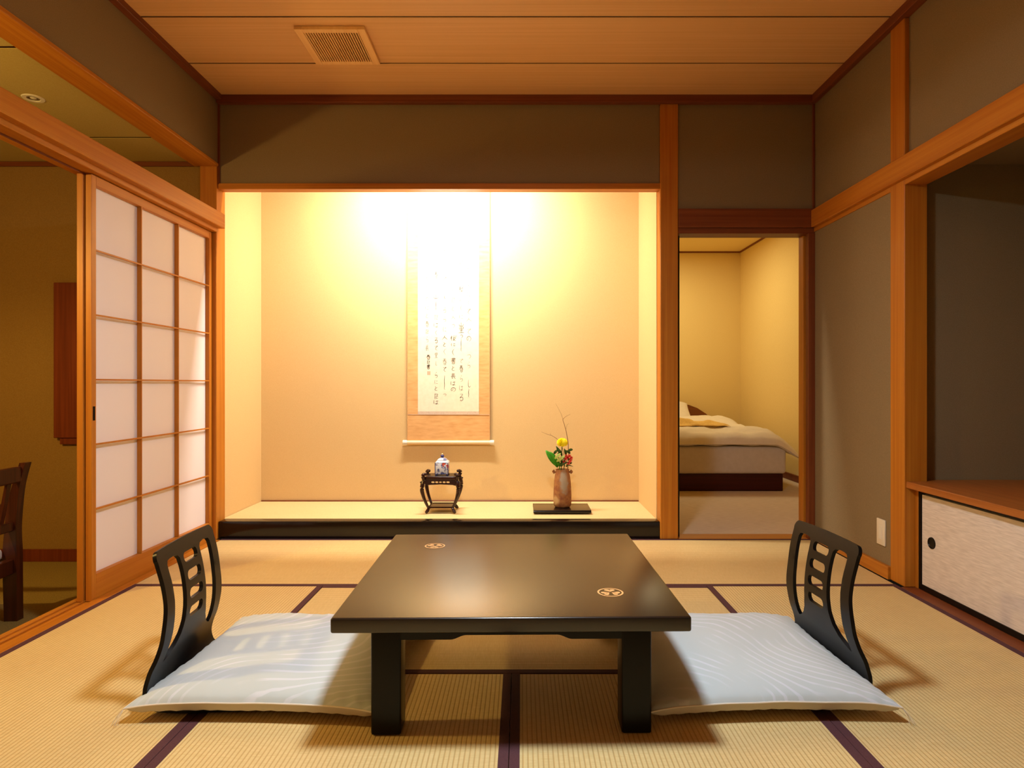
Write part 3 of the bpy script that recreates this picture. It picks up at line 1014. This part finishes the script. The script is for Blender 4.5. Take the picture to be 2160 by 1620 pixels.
def write_column(cx, ztop, items):
    """items = [(glyph, width, height, gap, boldness)], from the top down"""
    bm = bmesh.new()
    z = ztop
    for g, gw, gh, gap, bold in items:
        for st in G[g]:
            pts = [(cx + (p[0] - .5) * gw + rnd.uniform(-.0006, .0006), z - p[1] * gh) for p in st]
            P = catmull([(p[0], p[1], 0) for p in pts], 5) if len(pts) > 1 else []
            n = len(P)
            prev = None
            for i, p in enumerate(P):
                t = P[min(i + 1, n - 1)] - P[max(i - 1, 0)]
                t.normalize()
                nn = Vector((-t.y, t.x, 0))
                wd = bold * (.35 + .75 * math.sin(PI * (i + .6) / (n + .2)) * (1 - .35 * i / n))
                a, b_ = p + nn * wd, p - nn * wd
                cur = (bm.verts.new((a.x, -.01030, a.y)), bm.verts.new((b_.x, -.01030, b_.y)))
                if prev:
                    bm.faces.new((prev[0], prev[1], cur[1], cur[0]))
                prev = cur
        z -= gh + gap
    for f in bm.faces:
        f.normal_update()
        if f.normal.y > 0:
            f.normal_flip()
    me = bpy.data.meshes.new('calligraphy_column')
    bm.to_mesh(me); bm.free()
    link('calligraphy_column', me, INK, sc_)['kind'] = 'stuff'
def px_x(px): return (px - 1100) * 4.43 / 1355 + .503
def px_z(py): return .915 - (py - 810) * 4.43 / 1355 - .50
k1 = .0011
kb = .0016
u = 4.43 / 1355      # metres per photo pixel on the scroll
cols = [
 (989, 484, [('naga', 12, 16, 4, k1), ('ra', 9, 12, 5, k1), ('shi', 8, 14, 6, k1), ('ha', 11, 12, 6, k1), ('ru', 9, 14, 7, k1), ('to', 10, 12, 6, k1), ('hito', 12, 12, 4, k1), ('ni', 11, 12, 6, k1), ('ku', 7, 13, 6, k1), ('te', 10, 12, 6, kb), ('hito', 13, 10, 14, k1), ('te', 12, 12, 4, k1), ('no', 11, 11, 26, kb), ('tsu', 10, 12, 5, k1), ('ra', 9, 14, 24, k1), ('shi', 10, 16, 3, kb), ('long', 9, 18, 0, kb)]),
 (973, 545, [('nari', 9, 13, 8, kb), ('shi', 7, 26, 10, k1), ('sakura', 10, 15, 8, kb), ('to', 9, 12, 6, k1), ('ku', 7, 14, 6, k1), ('ni', 10, 10, 7, k1), ('yama', 10, 8, 1, kb), ('sato', 13, 13, 3, kb), ('tsu', 7, 9, 0, kb), ('long', 9, 27, 16, kb), ('te', 10, 9, 4, k1), ('haru', 9, 14, 8, kb), ('ra', 9, 13, 8, k1), ('ha', 10, 11, 7, k1), ('ru', 12, 15, 0, kb)]),
 (956, 492, [('yama', 10, 10, 8, k1), ('no', 9, 9, 20, k1), ('shi', 7, 20, 10, k1), ('te', 9, 11, 8, k1), ('ni', 9, 10, 8, k1), ('ku', 7, 12, 8, k1), ('nari', 9, 12, 7, k1), ('to', 9, 11, 8, k1), ('hito', 10, 11, 8, k1), ('tsu', 8, 9, 16, k1), ('sakura', 14, 11, 5, kb), ('ni', 12, 6, 6, kb), ('ku', 8, 14, 5, kb), ('sho', 11, 12, 5, kb), ('to', 9, 10, 6, kb), ('naga', 12, 11, 5, kb), ('ha', 12, 9, 4, kb), ('no', 12, 9, 0, kb)]),
 (938, 525, [('hito', 8, 9, 20, kb), ('nari', 10, 12, 18, k1), ('te', 11, 10, 14, kb), ('shi', 7, 22, 18, kb), ('ru', 9, 12, 8, k1), ('ra', 9, 11, 10, k1), ('ni', 9, 11, 7, k1), ('hito', 12, 10, 5, kb), ('to', 9, 9, 5, kb), ('ku', 8, 12, 8, k1), ('haru', 10, 13, 5, k1), ('te', 10, 10, 8, kb), ('long', 8, 30, 8, kb), ('tsu', 8, 6, 0, k1)]),
 (920, 505, [('no', 8, 8, 60, k1), ('haru', 8, 13, 18, kb), ('to', 9, 9, 8, k1), ('yama', 10, 9, 3, kb), ('long', 8, 22, 8, kb), ('nari', 10, 11, 6, k1), ('ha', 11, 11, 6, k1), ('ku', 7, 10, 5, k1), ('ru', 9, 12, 5, kb), ('te', 9, 10, 5, kb), ('sato', 8, 11, 6, k1), ('shi', 7, 10, 14, k1), ('ra', 9, 12, 4, kb), ('ni', 9, 9, 5, k1), ('to', 9, 9, 5, kb), ('nari', 10, 12, 3, kb), ('ha', 12, 9, 0, kb)]),
 (901, 490, [('te', 10, 9, 10, k1), ('shi', 7, 20, 12, k1), ('long', 6, 24, 16, k1), ('ru', 9, 10, 8, k1), ('ku', 7, 14, 14, k1), ('no', 8, 9, 8, k1), ('ni', 9, 10, 7, k1), ('to', 9, 10, 6, k1), ('haru', 9, 12, 5, k1), ('nari', 8, 10, 6, k1), ('ra', 8, 12, 6, k1), ('naga', 8, 12, 0, k1)]),
 (903.5, 748, [('haru', 10, 10, 2, kb), ('nari', 8, 7, 2, kb), ('sho', 8, 9, 0, kb)]),
]
for px, py, items in cols:
    write_column(px_x(px), px_z(py), [(g, a * u, b_ * u, c * u, k) for g, a, b_, c, k in items])
box('seal_mark', px_x(901), px_x(908), -.0104, -.0099, px_z(791), px_z(783), PINK, sc_, 0)

# ------------------------------------------------------------------ carved stand with porcelain jar
ZT = .1035
st = thing('carved_stand', 'small dark carved stand with cabriole legs in the alcove', 'stand', (-.506, 4.092, ZT))
LAC, _, _b = new_mat('dark_brown_lacquer', lin(46, 18, 14), .22, .45)
box('top_board', -.098, .098, -.085, .085, .214, .232, LAC, st, .003, 2, True)
box('top_inlay', -.086, .086, -.073, .073, .2315, .2345, BLACK, st, .0008)
def fmap(yy, ang):
    c, s = math.cos(ang), math.sin(ang)
    def f(a, b_):
        return Vector((a * c - yy * s, a * s + yy * c, b_)), Vector((-s, c, 0))
    return f
for ang, L, off in ((0, .094, -.080), (PI, .094, -.080), (PI / 2, .081, -.093), (-PI / 2, .081, -.093)):
    outer_ = [(-L, .214), (-L, .176), (-L * .8, .181), (0, .1845), (L * .8, .181), (L, .176), (L, .214)]
    hs = []
    for cxx, wd in ((-.047, .011), (-.023, .010), (0, .009), (.023, .010), (.047, .011)):
        hs.append([(cxx + wd * math.cos(t), .198 + .0055 * math.sin(t) * (1 if cxx else .8)) for t in [2 * PI * k / 10 for k in range(10)]])
    bm = plate(outer_, hs, 0, fmap(off, ang), .006)
    fin(bm, 'carved_apron', LAC, st)
for sx in (-1, 1):
    for sy in (-1, 1):
        bm = bmesh.new()
        pts = [(sx * .098, sy * .083, .252), (sx * .108, sy * .092, .240), (sx * .104, sy * .089, .215), (sx * .110, sy * .094, .185), (sx * .113, sy * .096, .150), (sx * .102, sy * .088, .100), (sx * .083, sy * .074, .050), (sx * .076, sy * .070, .034), (sx * .084, sy * .076, .016), (sx * .092, sy * .083, .008)]
        add_tube(bm, pts, [.008, .013, .011, .0135, .013, .0105, .0085, .0085, .0115, .008], 10, 4)
        for f in [(sx * .094, sy * .080, .248, .010), (sx * .120, sy * .098, .200, .006)]:
            bmesh.ops.create_icosphere(bm, subdivisions=2, radius=f[3], matrix=Matrix.Translation(f[:3]))
        fin(bm, 'leg', LAC, st, smooth=True)
bm = bmesh.new()
for a in ((-.078, .078, -.075, -.063), (-.078, .078, .063, .075), (-.078, -.066, -.063, .063), (.066, .078, -.063, .063)):
    add_box(bm, a[0], a[1], a[2], a[3], .034, .044, .002)
add_box(bm, -.068, .068, -.065, .065, .036, .041, 0)
fin(bm, 'lower_shelf', LAC, st)

# painted porcelain
PORC, nt, b = new_mat('painted_porcelain', lin(216, 222, 236), .18, .5)
v = obj_coord(nt, (1, 1, 1), rand=False)
nz = N(nt, 'ShaderNodeTexNoise'); nz.inputs['Scale'].default_value = 55; nz.inputs['Detail'].default_value = 4
nt.links.new(v, nz.inputs['Vector'])
bl = ramp(nt, nz.outputs['Fac'], [(.50, (0, 0, 0, 1)), (.60, (.9, .9, .9, 1))])
mx = N(nt, 'ShaderNodeMix', data_type='RGBA'); nt.links.new(bl, mx.inputs[0])
mx.inputs[6].default_value = lin(216, 222, 236); mx.inputs[7].default_value = lin(44, 66, 140)
nz2 = N(nt, 'ShaderNodeTexNoise'); nz2.inputs['Scale'].default_value = 30
nt.links.new(v, nz2.inputs['Vector'])
rd = ramp(nt, nz2.outputs['Fac'], [(.60, (0, 0, 0, 1)), (.63, (1, 1, 1, 1))])
mx2 = N(nt, 'ShaderNodeMix', data_type='RGBA'); nt.links.new(rd, mx2.inputs[0])
nt.links.new(mx.outputs[2], mx2.inputs[6]); mx2.inputs[7].default_value = lin(190, 70, 44)
nt.links.new(mx2.outputs[2], b.inputs['Base Color'])
PORCW, _, _b = new_mat('white_porcelain', lin(222, 226, 238), .18)
PORCB, _, _b = new_mat('cobalt_glaze', lin(36, 50, 120), .2)
jar = thing('porcelain_jar', 'small square blue and white porcelain jar on carved stand', 'jar', (-.504, 4.092, ZT + .2350))
box('body', -.042, .042, -.042, .042, .005, .081, PORC, jar, .004, 2, True)
for sx in (-1, 1):
    for sy in (-1, 1):
        box('foot', sx * .035 - .006, sx * .035 + .006, sy * .035 - .006, sy * .035 + .006, 0, .007, PORCB, jar, .001)
bm = bmesh.new()
for sx in (-1, 1):
    add_box(bm, sx * .0405 - .0022, sx * .0405 + .0022, -.0428, -.0415, .008, .079)
add_box(bm, -.041, .041, -.0428, -.0415, .0775, .0795); add_box(bm, -.041, .041, -.0428, -.0415, .0075, .0095)
fin(bm, 'painted_border', PORCB, jar)
bm = bmesh.new()
def frustum(bm, a, b_, z0, z1):
    A = [bm.verts.new((x * a, y * a, z0)) for x, y in ((-1, -1), (1, -1), (1, 1), (-1, 1))]
    B = [bm.verts.new((x * b_, y * b_, z1)) for x, y in ((-1, -1), (1, -1), (1, 1), (-1, 1))]
    for i in range(4):
        bm.faces.new((A[i], A[(i + 1) % 4], B[(i + 1) % 4], B[i]))
    bm.faces.new(A[::-1]); bm.faces.new(B)
frustum(bm, .040, .033, .081, .090); frustum(bm, .028, .028, .090, .094)
fin(bm, 'shoulder', PORCW, jar)
bm = bmesh.new()
frustum(bm, .029, .027, .0942, .098); frustum(bm, .027, .011, .098, .108)
lid = fin(bm, 'lid', PORC, jar)
bm = bmesh.new()
add_lathe(bm, [(0, .106), (.006, .107), (.007, .110), (.012, .116), (.012, .121), (.006, .126), (0, .127)], seg=16)
fin(bm, 'knob', PORCB, lid, smooth=True)
bm = bmesh.new()
add_lathe(bm, [(0, .126), (.005, .127), (.006, .130), (.003, .134), (0, .135)], seg=12)
fin(bm, 'finial', ROD, lid, smooth=True)

# ------------------------------------------------------------------ vase board, vase, flowers
vb = thing('display_board', 'flat black lacquered display board under the flower vase', 'stand', (.254, 4.112, ZT))
bm = bmesh.new()
P = [(-.112, .026)] + [(-.112 + .0 - .010 * math.sin(t), .016 + .010 * math.cos(t)) for t in [PI * k / 8 for k in range(9)]] + [(-.105, .006), (-.100, .012), (-.098, .019), (.098, .019), (.100, .012), (.105, .006)] + [(.112 + .010 * math.sin(t), .016 + .010 * math.cos(t)) for t in [PI - PI * k / 8 for k in range(9)]]
add_prism(bm, [(p[0], p[1]) for p in P], 0, -.180, .180)
fin(bm, 'board', BLACK, vb, smooth=True, angle=30)
for s in (-1, 1):
    box('end_foot', s * .165 - .012, s * .165 + .012, -.09, .09, 0, .0185, BLACK, vb, .002)

CLAY, nt, b = new_mat('ash_glazed_clay', lin(170, 110, 66), .7, .3)
v = obj_coord(nt, (1, 1, 1), rand=False)
vm = N(nt, 'ShaderNodeVectorMath', operation='DISTANCE'); vm.inputs[1].default_value = (.012, -.048, .165)
sv = N(nt, 'ShaderNodeVectorMath', operation='MULTIPLY'); sv.inputs[1].default_value = (1.25, 1, .45)
vm.inputs[1].default_value = (.010, -.048, .165 * .45)
nt.links.new(v, sv.inputs[0]); nt.links.new(sv.outputs[0], vm.inputs[0])
nz = N(nt, 'ShaderNodeTexNoise'); nz.inputs['Scale'].default_value = 38; nz.inputs['Detail'].default_value = 4
nt.links.new(v, nz.inputs['Vector'])
am = N(nt, 'ShaderNodeMath', operation='MULTIPLY_ADD'); am.inputs[1].default_value = .045
nt.links.new(nz.outputs['Fac'], am.inputs[0]); nt.links.new(vm.outputs['Value'], am.inputs[2])
gl = ramp(nt, am.outputs[0], [(.046, (.85, .85, .85, 1)), (.062, (0, 0, 0, 1))])
v2 = N(nt, 'ShaderNodeVectorMath', operation='DISTANCE'); v2.inputs[1].default_value = (-.045, -.03, .045)
nt.links.new(v, v2.inputs[0])
am2 = N(nt, 'ShaderNodeMath', operation='MULTIPLY_ADD'); am2.inputs[1].default_value = .03
nt.links.new(nz.outputs['Fac'], am2.inputs[0]); nt.links.new(v2.outputs['Value'], am2.inputs[2])
gl2 = ramp(nt, am2.outputs[0], [(.040, (.5, .5, .5, 1)), (.050, (0, 0, 0, 1))])
cn = ramp(nt, nz.outputs['Fac'], [(.3, lin(128, 74, 46)), (.7, lin(166, 116, 66))])
m1 = N(nt, 'ShaderNodeMix', data_type='RGBA'); nt.links.new(gl, m1.inputs[0]); nt.links.new(cn, m1.inputs[6]); m1.inputs[7].default_value = lin(160, 150, 130)
m2 = N(nt, 'ShaderNodeMix', data_type='RGBA'); nt.links.new(gl2, m2.inputs[0]); nt.links.new(m1.outputs[2], m2.inputs[6]); m2.inputs[7].default_value = lin(220, 190, 130)
nt.links.new(m2.outputs[2], b.inputs['Base Color'])
bump(nt, b, nz.outputs['Fac'], .4, .003)
VB = ZT + .0262
VX, VY = .262, 4.112
vs = thing('clay_vase', 'tall brown stoneware vase with two lugs and grey ash patch', 'vase', (VX, VY, VB))
bm = bmesh.new()
add_lathe(bm, [(0, 0), (.044, 0), (.050, .004), (.0555, .014), (.0575, .035), (.0575, .08), (.056, .12), (.053, .165), (.048, .20), (.0435, .218), (.042, .232), (.044, .240), (.0405, .2405), (.038, .232), (.040, .21), (.044, .18), (.04, .1), (0, .09)], seg=40)
fin(bm, 'body', CLAY, vs, smooth=True, angle=60)
for s in (-1, 1):
    bm = bmesh.new()
    add_tube(bm, [(s * .042, 0, .222), (s * .052, 0, .224), (s * .061, 0, .233)], [.007, .007, .0095], 10, 3)
    add_tube(bm, [(s * .052, 0, .224), (s * .060, 0, .215)], [.006, .0095], 10, 1)
    fin(bm, 'lug', CLAY, vs, smooth=True)

GREEN = speckle('leaf_green', lin(84, 168, 40), lin(50, 126, 26), 30, rough=.5)
GREEN2 = speckle('dark_leaf_green', lin(70, 96, 36), lin(44, 66, 26), 60, rough=.6)
YEL, _, _b = new_mat('yellow_petal', lin(255, 238, 0), .6)
YEL2, _, _b = new_mat('yellow_petal_core', lin(250, 210, 0), .6)
RED, _, _b = new_mat('red_petal', lin(214, 50, 34), .55)
TWIG, _, _b = new_mat('twig_bark', lin(110, 62, 34), .8)
PALEG, _, _b = new_mat('pale_stem_green', lin(176, 196, 96), .5)
def fp(px, py, y=VY):      # point seen at that pixel of the photograph, at depth y, relative to the vase foot
    return ((px - 1100) * y / 1355 - VX, y - VY, .915 - (py - 810) * y / 1355 - VB)

def add_leaf(bm, p0, p1, width, curl=.01, nrm=Vector((0, -1, .3)), n=8):
    p0, p1 = Vector(p0), Vector(p1)
    d = (p1 - p0); L = d.length; d.normalize()
    sd = d.cross(nrm).normalized()
    up = sd.cross(d).normalized()
    rows = []
    for i in range(n + 1):
        t = i / n
        wd = width * math.sin(PI * min(1, t * .93 + .05)) ** .8 * .5 + .0004
        c = p0 + d * L * t + up * curl * math.sin(PI * t)
        rows.append([bm.verts.new(c - sd * wd + up * wd * .35), bm.verts.new(c), bm.verts.new(c + sd * wd + up * wd * .35)])
    for a, b_ in zip(rows, rows[1:]):
        for k in range(2):
            bm.faces.new((a[k], a[k + 1], b_[k + 1], b_[k]))

def solid(o, t=.0006):
    m = o.modifiers.new('thickness', 'SOLIDIFY')
    m.thickness = t
    return o
base = (VX, VY, VB)
# yellow bloom
fl_ = thing('yellow_chrysanthemum', 'round yellow chrysanthemum bloom above the clay vase', 'flower', base)
bc = Vector(fp(1186, 934, VY - .01))
bm = bmesh.new()
ga = PI * (3 - math.sqrt(5))
for i in range(150):
    t = i / 150
    phi = math.acos(1 - 1.35 * t)
    a = i * ga
    dr = Vector((math.sin(phi) * math.cos(a), math.sin(phi) * math.sin(a), math.cos(phi)))
    dr = Matrix.Rotation(math.radians(35), 3, 'X') @ dr
    p = bc + dr * .010
    q = bc + Vector((dr.x * .036, dr.y * .034, dr.z * .032))
    add_leaf(bm, p, q, .011, .004, dr.cross(Vector((.3, .5, .8))), 4)
o = solid(fin(bm, 'petal', YEL, fl_, smooth=True))
o['kind'] = 'stuff'
bm = bmesh.new()
bmesh.ops.create_icosphere(bm, subdivisions=2, radius=.018, matrix=Matrix.Translation(bc))
fin(bm, 'flower_core', YEL2, fl_, smooth=True)
bm = bmesh.new()
add_tube(bm, [(0, 0, .10), fp(1184, 975), tuple(bc)], .0025, 8, 4)
fin(bm, 'stem', GREEN2, fl_, smooth=True)
bm = bmesh.new()
for q in ((1173, 941, 1180, 955), (1178, 947, 1168, 958), (1176, 944, 1186, 962), (1190, 946, 1194, 960), (1196, 952, 1208, 948), (1182, 950, 1175, 966), (1192, 950, 1203, 957)):
    add_leaf(bm, fp(q[2], q[3]), fp(q[0], q[1], VY - .02), .016)
solid(fin(bm, 'leaves', GREEN2, fl_, smooth=True))['kind'] = 'stuff'
# broad leaves
lf = thing('broad_leaf_spray', 'bright green broad leaves leaning left out of clay vase', 'leaves', base)
for a, b_, wd, y in (((1177, 984), (1151, 950), .042, -.02), ((1176, 986), (1163, 958), .030, .0), ((1172, 972), (1160, 953), .028, -.01), ((1181, 984), (1172, 966), .020, -.025)):
    bm = bmesh.new()
    add_leaf(bm, fp(a[0], a[1]), fp(b_[0], b_[1], VY + y), wd, .008)
    solid(fin(bm, 'leaf', GREEN, lf, smooth=True))
for a, b_ in (((1170, 968), (1183, 956)), ((1174, 974), (1192, 961))):
    bm = bmesh.new()
    add_leaf(bm, fp(a[0], a[1], VY - .03), fp(b_[0], b_[1], VY - .04), .019, .003)
    solid(fin(bm, 'pale_leaf', PALEG, lf, smooth=True))
bm = bmesh.new()
add_tube(bm, [(0, 0, .10), fp(1180, 984), fp(1174, 974)], .003, 8, 4)
fin(bm, 'stem', GREEN, lf, smooth=True)
# red flowers
rf = thing('red_flower_sprig', 'small red blossoms at the right side of clay vase', 'flower', base)
for k, (x, y) in enumerate(((1201, 962), (1205, 966), (1197, 965), (1203, 972), (1194, 962), (1190, 973), (1199, 977), (1193, 968))):
    bm = bmesh.new()
    c = Vector(fp(x, y, VY - .03 + .01 * (k % 3)))
    for j in range(7):
        a = 2 * PI * j / 7 + k
        dr = Vector((math.cos(a), -.4, math.sin(a) + .3)).normalized()
        add_leaf(bm, c, c + dr * .013, .006, .002, Vector((0, -1, 0)), 4)
    solid(fin(bm, 'blossom', RED, rf, smooth=True))
bm = bmesh.new()
for x, y in ((1200, 965), (1193, 965), (1190, 972)):
    add_tube(bm, [(.01, 0, .15), fp(1190, 984), fp(x, y)], .0016, 6, 4)
fin(bm, 'stem', GREEN2, rf, smooth=True)
bm = bmesh.new()
for k in range(46):
    x, y = rnd.uniform(1180, 1203), rnd.uniform(968, 985)
    d = VY + rnd.uniform(-.035, .02)
    add_leaf(bm, fp(x, y, d), fp(x + rnd.uniform(-5, 6), y + rnd.uniform(-6, 2), d - .008), .008, .002)
solid(fin(bm, 'leaves', GREEN2, rf, smooth=True))['kind'] = 'stuff'
bm = bmesh.new()
add_leaf(bm, fp(1196, 981), fp(1209, 984, VY - .02), .005)
solid(fin(bm, 'leaf', GREEN2, rf, smooth=True))
# branches
br = thing('bare_branch', 'tall bare forked branch rising from the clay vase', 'branch', base)
bm = bmesh.new()
add_tube(bm, [(.012, 0, .09), fp(1199, 975), fp(1199, 948), fp(1197.5, 928), fp(1193, 905), fp(1187, 885)], [.0022, .0022, .0022, .002, .0017, .0013], 8, 4)
fin(bm, 'main_twig', TWIG, br, smooth=True)
bm = bmesh.new()
add_tube(bm, [fp(1187, 885), fp(1193, 879), fp(1203, 874)], [.0013, .001, .0006], 6, 3)
add_tube(bm, [fp(1187.5, 885), fp(1184, 874), fp(1178, 862), fp(1172, 851)], [.0009, .0008, .0006, .0004], 6, 3)
add_tube(bm, [fp(1194, 905), fp(1196, 897), fp(1200, 893)], [.0008, .0006, .0004], 6, 3)
fin(bm, 'side_twig', TWIG, br, smooth=True)
b2 = thing('bare_twig', 'short bare twig pointing left behind the yellow bloom', 'branch', base)
bm = bmesh.new()
add_tube(bm, [(-.005, 0, .09), fp(1190, 972, VY + .02), fp(1184, 938, VY + .03), fp(1176, 927, VY + .03), fp(1164, 919, VY + .03), fp(1154, 916, VY + .03), fp(1142, 911, VY + .03)], [.0018, .0018, .0016, .0016, .0012, .0010, .0006], 6, 4)
fin(bm, 'main_twig', TWIG, b2, smooth=True)
bm = bmesh.new()
add_tube(bm, [fp(1162, 918, VY + .03), fp(1160, 914, VY + .03)], [.0008, .0005], 6, 1)
fin(bm, 'side_twig', TWIG, b2, smooth=True)

# ------------------------------------------------------------------ bedroom bed
bed = thing('bed', 'bed with dark red base and white mattress in the bedroom', 'bed', (1.55, 5.49, 0))
box('base', -.72, .685, 0, 1.98, 0, .147, BEDW, bed, .004)
bm = bmesh.new()
add_box(bm, -.72, .71, -.02, 2.0, .148, .385, .03, 4)
fin(bm, 'mattress', MATTR, bed, smooth=True, angle=60)
bm = bmesh.new()
hp = [(-.735, .0), (-.735, .64)] + [(-.735 + .1 + 1.30 * t, .66 + .022 * math.sin(PI * t)) for t in [k / 6 for k in range(4)]] + [(.30, .685), (.40, .672), (.50, .635), (.60, .57), (.68, .49), (.70, .40), (.70, 0)]
add_prism(bm, hp, 1, 2.0, 2.05)
fin(bm, 'headboard', HEADW, bed)
def softbox(name, cx, cy, cz, hx, hy, h, mat, parent, p=4, q=.5, nz=.02, seed=0, droop=None, n=40, rz=1.0):
    bm = bmesh.new()
    for top in (1, -1):
        g = []
        for i in range(n + 1):
            row = []
            for j in range(n + 1):
                a, b_ = -1 + 2 * i / n, -1 + 2 * j / n
                uu = math.sin(a * PI / 2) * .6 + a * .4; vv = math.sin(b_ * PI / 2) * .6 + b_ * .4
                f = max(0, (1 - abs(uu) ** p) * (1 - abs(vv) ** p)) ** q
                x = cx + hx * uu * (1 - .03 * (1 - vv * vv)); y = cy + hy * vv * (1 - .02 * (1 - uu * uu))
                z = cz + top * h * f * (1 if top > 0 else .55)
                z += nz * f * noise.noise(Vector((x * 3.5 + seed, y * 3.5, seed))) + nz * .5 * f * noise.noise(Vector((x * 10 + seed, y * 10, seed)))
                if droop:
                    z += droop(x, y)
                row.append(bm.verts.new((x, y, z)))
            g.append(row)
        for i in range(n):
            for j in range(n):
                bm.faces.new((g[i][j], g[i + 1][j], g[i + 1][j + 1], g[i][j + 1]))
    bmesh.ops.remove_doubles(bm, verts=bm.verts, dist=1e-5)
    return fin(bm, name, mat, parent, smooth=True, angle=70)
dv = softbox('duvet', 0, 0, 0, .765, .90, .085, LINEN, None, p=7, q=.42, nz=.035, seed=4,
        droop=lambda x, y: -.9 * max(0, x - .56) ** 1.25 - .35 * max(0, -y - .80) + .075 * max(0, y))
dv.location = (1.60, 6.31, .435)
tag(dv, 'puffy white duvet lying over the bed', 'bedding')
pl = softbox('pillow', 0, 0, 0, .36, .20, .085, LINEN, None, p=4, q=.5, nz=.01, seed=9, n=24)
pl.location = (1.55, 7.25, .575); pl.rotation_euler = (math.radians(35), 0, 0)
tag(pl, 'white pillow leaning on the wooden headboard', 'pillow')
tw = softbox('throw_blanket', 0, 0, 0, .36, .22, .024, THROW, None, p=3, q=.5, nz=.06, seed=2, n=40)
tw.location = (1.53, 6.02, .538)
tag(tw, 'crumpled yellow throw lying on the white duvet', 'blanket')

# ------------------------------------------------------------------ armchair in the side lounge
ac = thing('wooden_armchair', 'dark wooden armchair with pale seat in side lounge', 'chair', (-2.505, 2.62, -.134), math.radians(4))
for sy in (-1, 1):
    bm = bmesh.new()
    pts = [(.262, sy * .22, 0), (.258, sy * .22, .28), (.262, sy * .22, .44), (.280, sy * .22, .58), (.312, sy * .22, .70)]
    for a, b_ in zip(pts, pts[1:]):
        pass
    P = catmull(pts, 6)
    w0 = [.028, .030, .026, .021, .018]
    L1 = [(p.x - interp([(0, .028), (.28, .030), (.44, .023), (.7, .013)], p.z), p.z) for p in P]
    L2 = [(p.x + interp([(0, .028), (.28, .030), (.44, .023), (.7, .013)], p.z), p.z) for p in P]
    y0, y1 = sorted((sy * .20, sy * .24))
    add_prism(bm, L1 + L2[::-1], 1, y0, y1)
    fin(bm, 'back_post', CHAIRW, ac)
    box('front_leg', -.30, -.25, min(sy * .20, sy * .245), max(sy * .20, sy * .245), 0, .485, CHAIRW, ac, .006, 2)
    bm = bmesh.new()
    add_tube(bm, [(-.33, sy * .235, .478), (-.15, sy * .240, .492), (.08, sy * .235, .486), (.25, sy * .225, .51)], [.022, .024, .022, .018], 10, 5, flat=.7)
    fin(bm, 'armrest', CHAIRW, ac, smooth=True)
    box('side_rail', -.26, .24, min(sy * .205, sy * .235), max(sy * .205, sy * .235), .21, .275, CHAIRW, ac, .003)
box('front_rail', -.285, -.255, -.20, .20, .21, .275, CHAIRW, ac, .003)
box('rear_rail', .245, .275, -.20, .20, .21, .275, CHAIRW, ac, .003)
box('top_rail', .283, .310, -.20, .20, .615, .685, CHAIRW, ac, .006, 2)
box('middle_rail', .252, .276, -.20, .20, .40, .44, CHAIRW, ac, .003)
for k in range(5):
    yy_ = -.14 + .07 * k
    bm = bmesh.new()
    add_prism(bm, [(.256, .44), (.268, .44), (.300, .616), (.288, .616)], 1, yy_ - .012, yy_ + .012)
    fin(bm, 'back_slat', CHAIRW, ac)
bm = bmesh.new()
add_box(bm, -.27, .235, -.20, .20, .272, .325, .018, 3)
fin(bm, 'seat_cushion', SEATF, ac, smooth=True)

# ------------------------------------------------------------------ lamp fixtures
pn = thing('pendant_lamp', 'square wooden framed pendant lamp hanging over the low table', 'lamp', PEND)
bm = bmesh.new()
for a in ((-.23, -.21, -.23, .23), (.21, .23, -.23, .23), (-.21, .21, -.23, -.21), (-.21, .21, .21, .23)):
    add_box(bm, a[0], a[1], a[2], a[3], 0, .14, .003)
fin(bm, 'frame', WOODD[0], pn)
box('diffuser', -.21, .21, -.21, .21, .004, .010, E_PEND, pn, 0)
bm = bmesh.new()
add_tube(bm, [(0, 0, .14), (0, 0, ZC - PEND[2])], .004, 8, 1)
fin(bm, 'cord', BLACK, pn)
box('crossbar', -.21, .21, -.012, .012, .12, .14, WOODD[0], pn)
tl = thing('tube_light', 'slim tube light hidden above the alcove opening', 'lamp', (-.52, 3.885, 2.40))
box('housing', -.42, .42, -.03, .02, 0, .04, WHITEP, tl, .003)
bm = bmesh.new()
add_tube(bm, [(-.40, 0, -.012), (.40, 0, -.012)], .012, 12, 1)
fin(bm, 'tube', E_TUBE, tl, smooth=True)
flp = thing('floor_lamp', 'slim black floor lamp with bare glowing bulb in the side lounge', 'lamp', (-2.62, 1.65, -.134))
bm = bmesh.new()
add_lathe(bm, [(0, 0), (.13, 0), (.13, .012), (.02, .025), (0, .025)], seg=28)
fin(bm, 'base', BLACKM, flp, smooth=True)
bm = bmesh.new()
add_tube(bm, [(0, 0, .02), (0, 0, 1.76)], .009, 10, 1)
fin(bm, 'pole', BLACKM, flp, smooth=True)
bm = bmesh.new()
add_lathe(bm, [(.0, 1.73), (.014, 1.735), (.014, 1.77), (.0, 1.775)], seg=20)
fin(bm, 'bulb_holder', BLACKM, flp, smooth=True)
bm = bmesh.new()
bmesh.ops.create_icosphere(bm, subdivisions=2, radius=.022, matrix=Matrix.Translation((0, 0, 1.795)))
fin(bm, 'bulb', E_SHADE, flp, smooth=True)
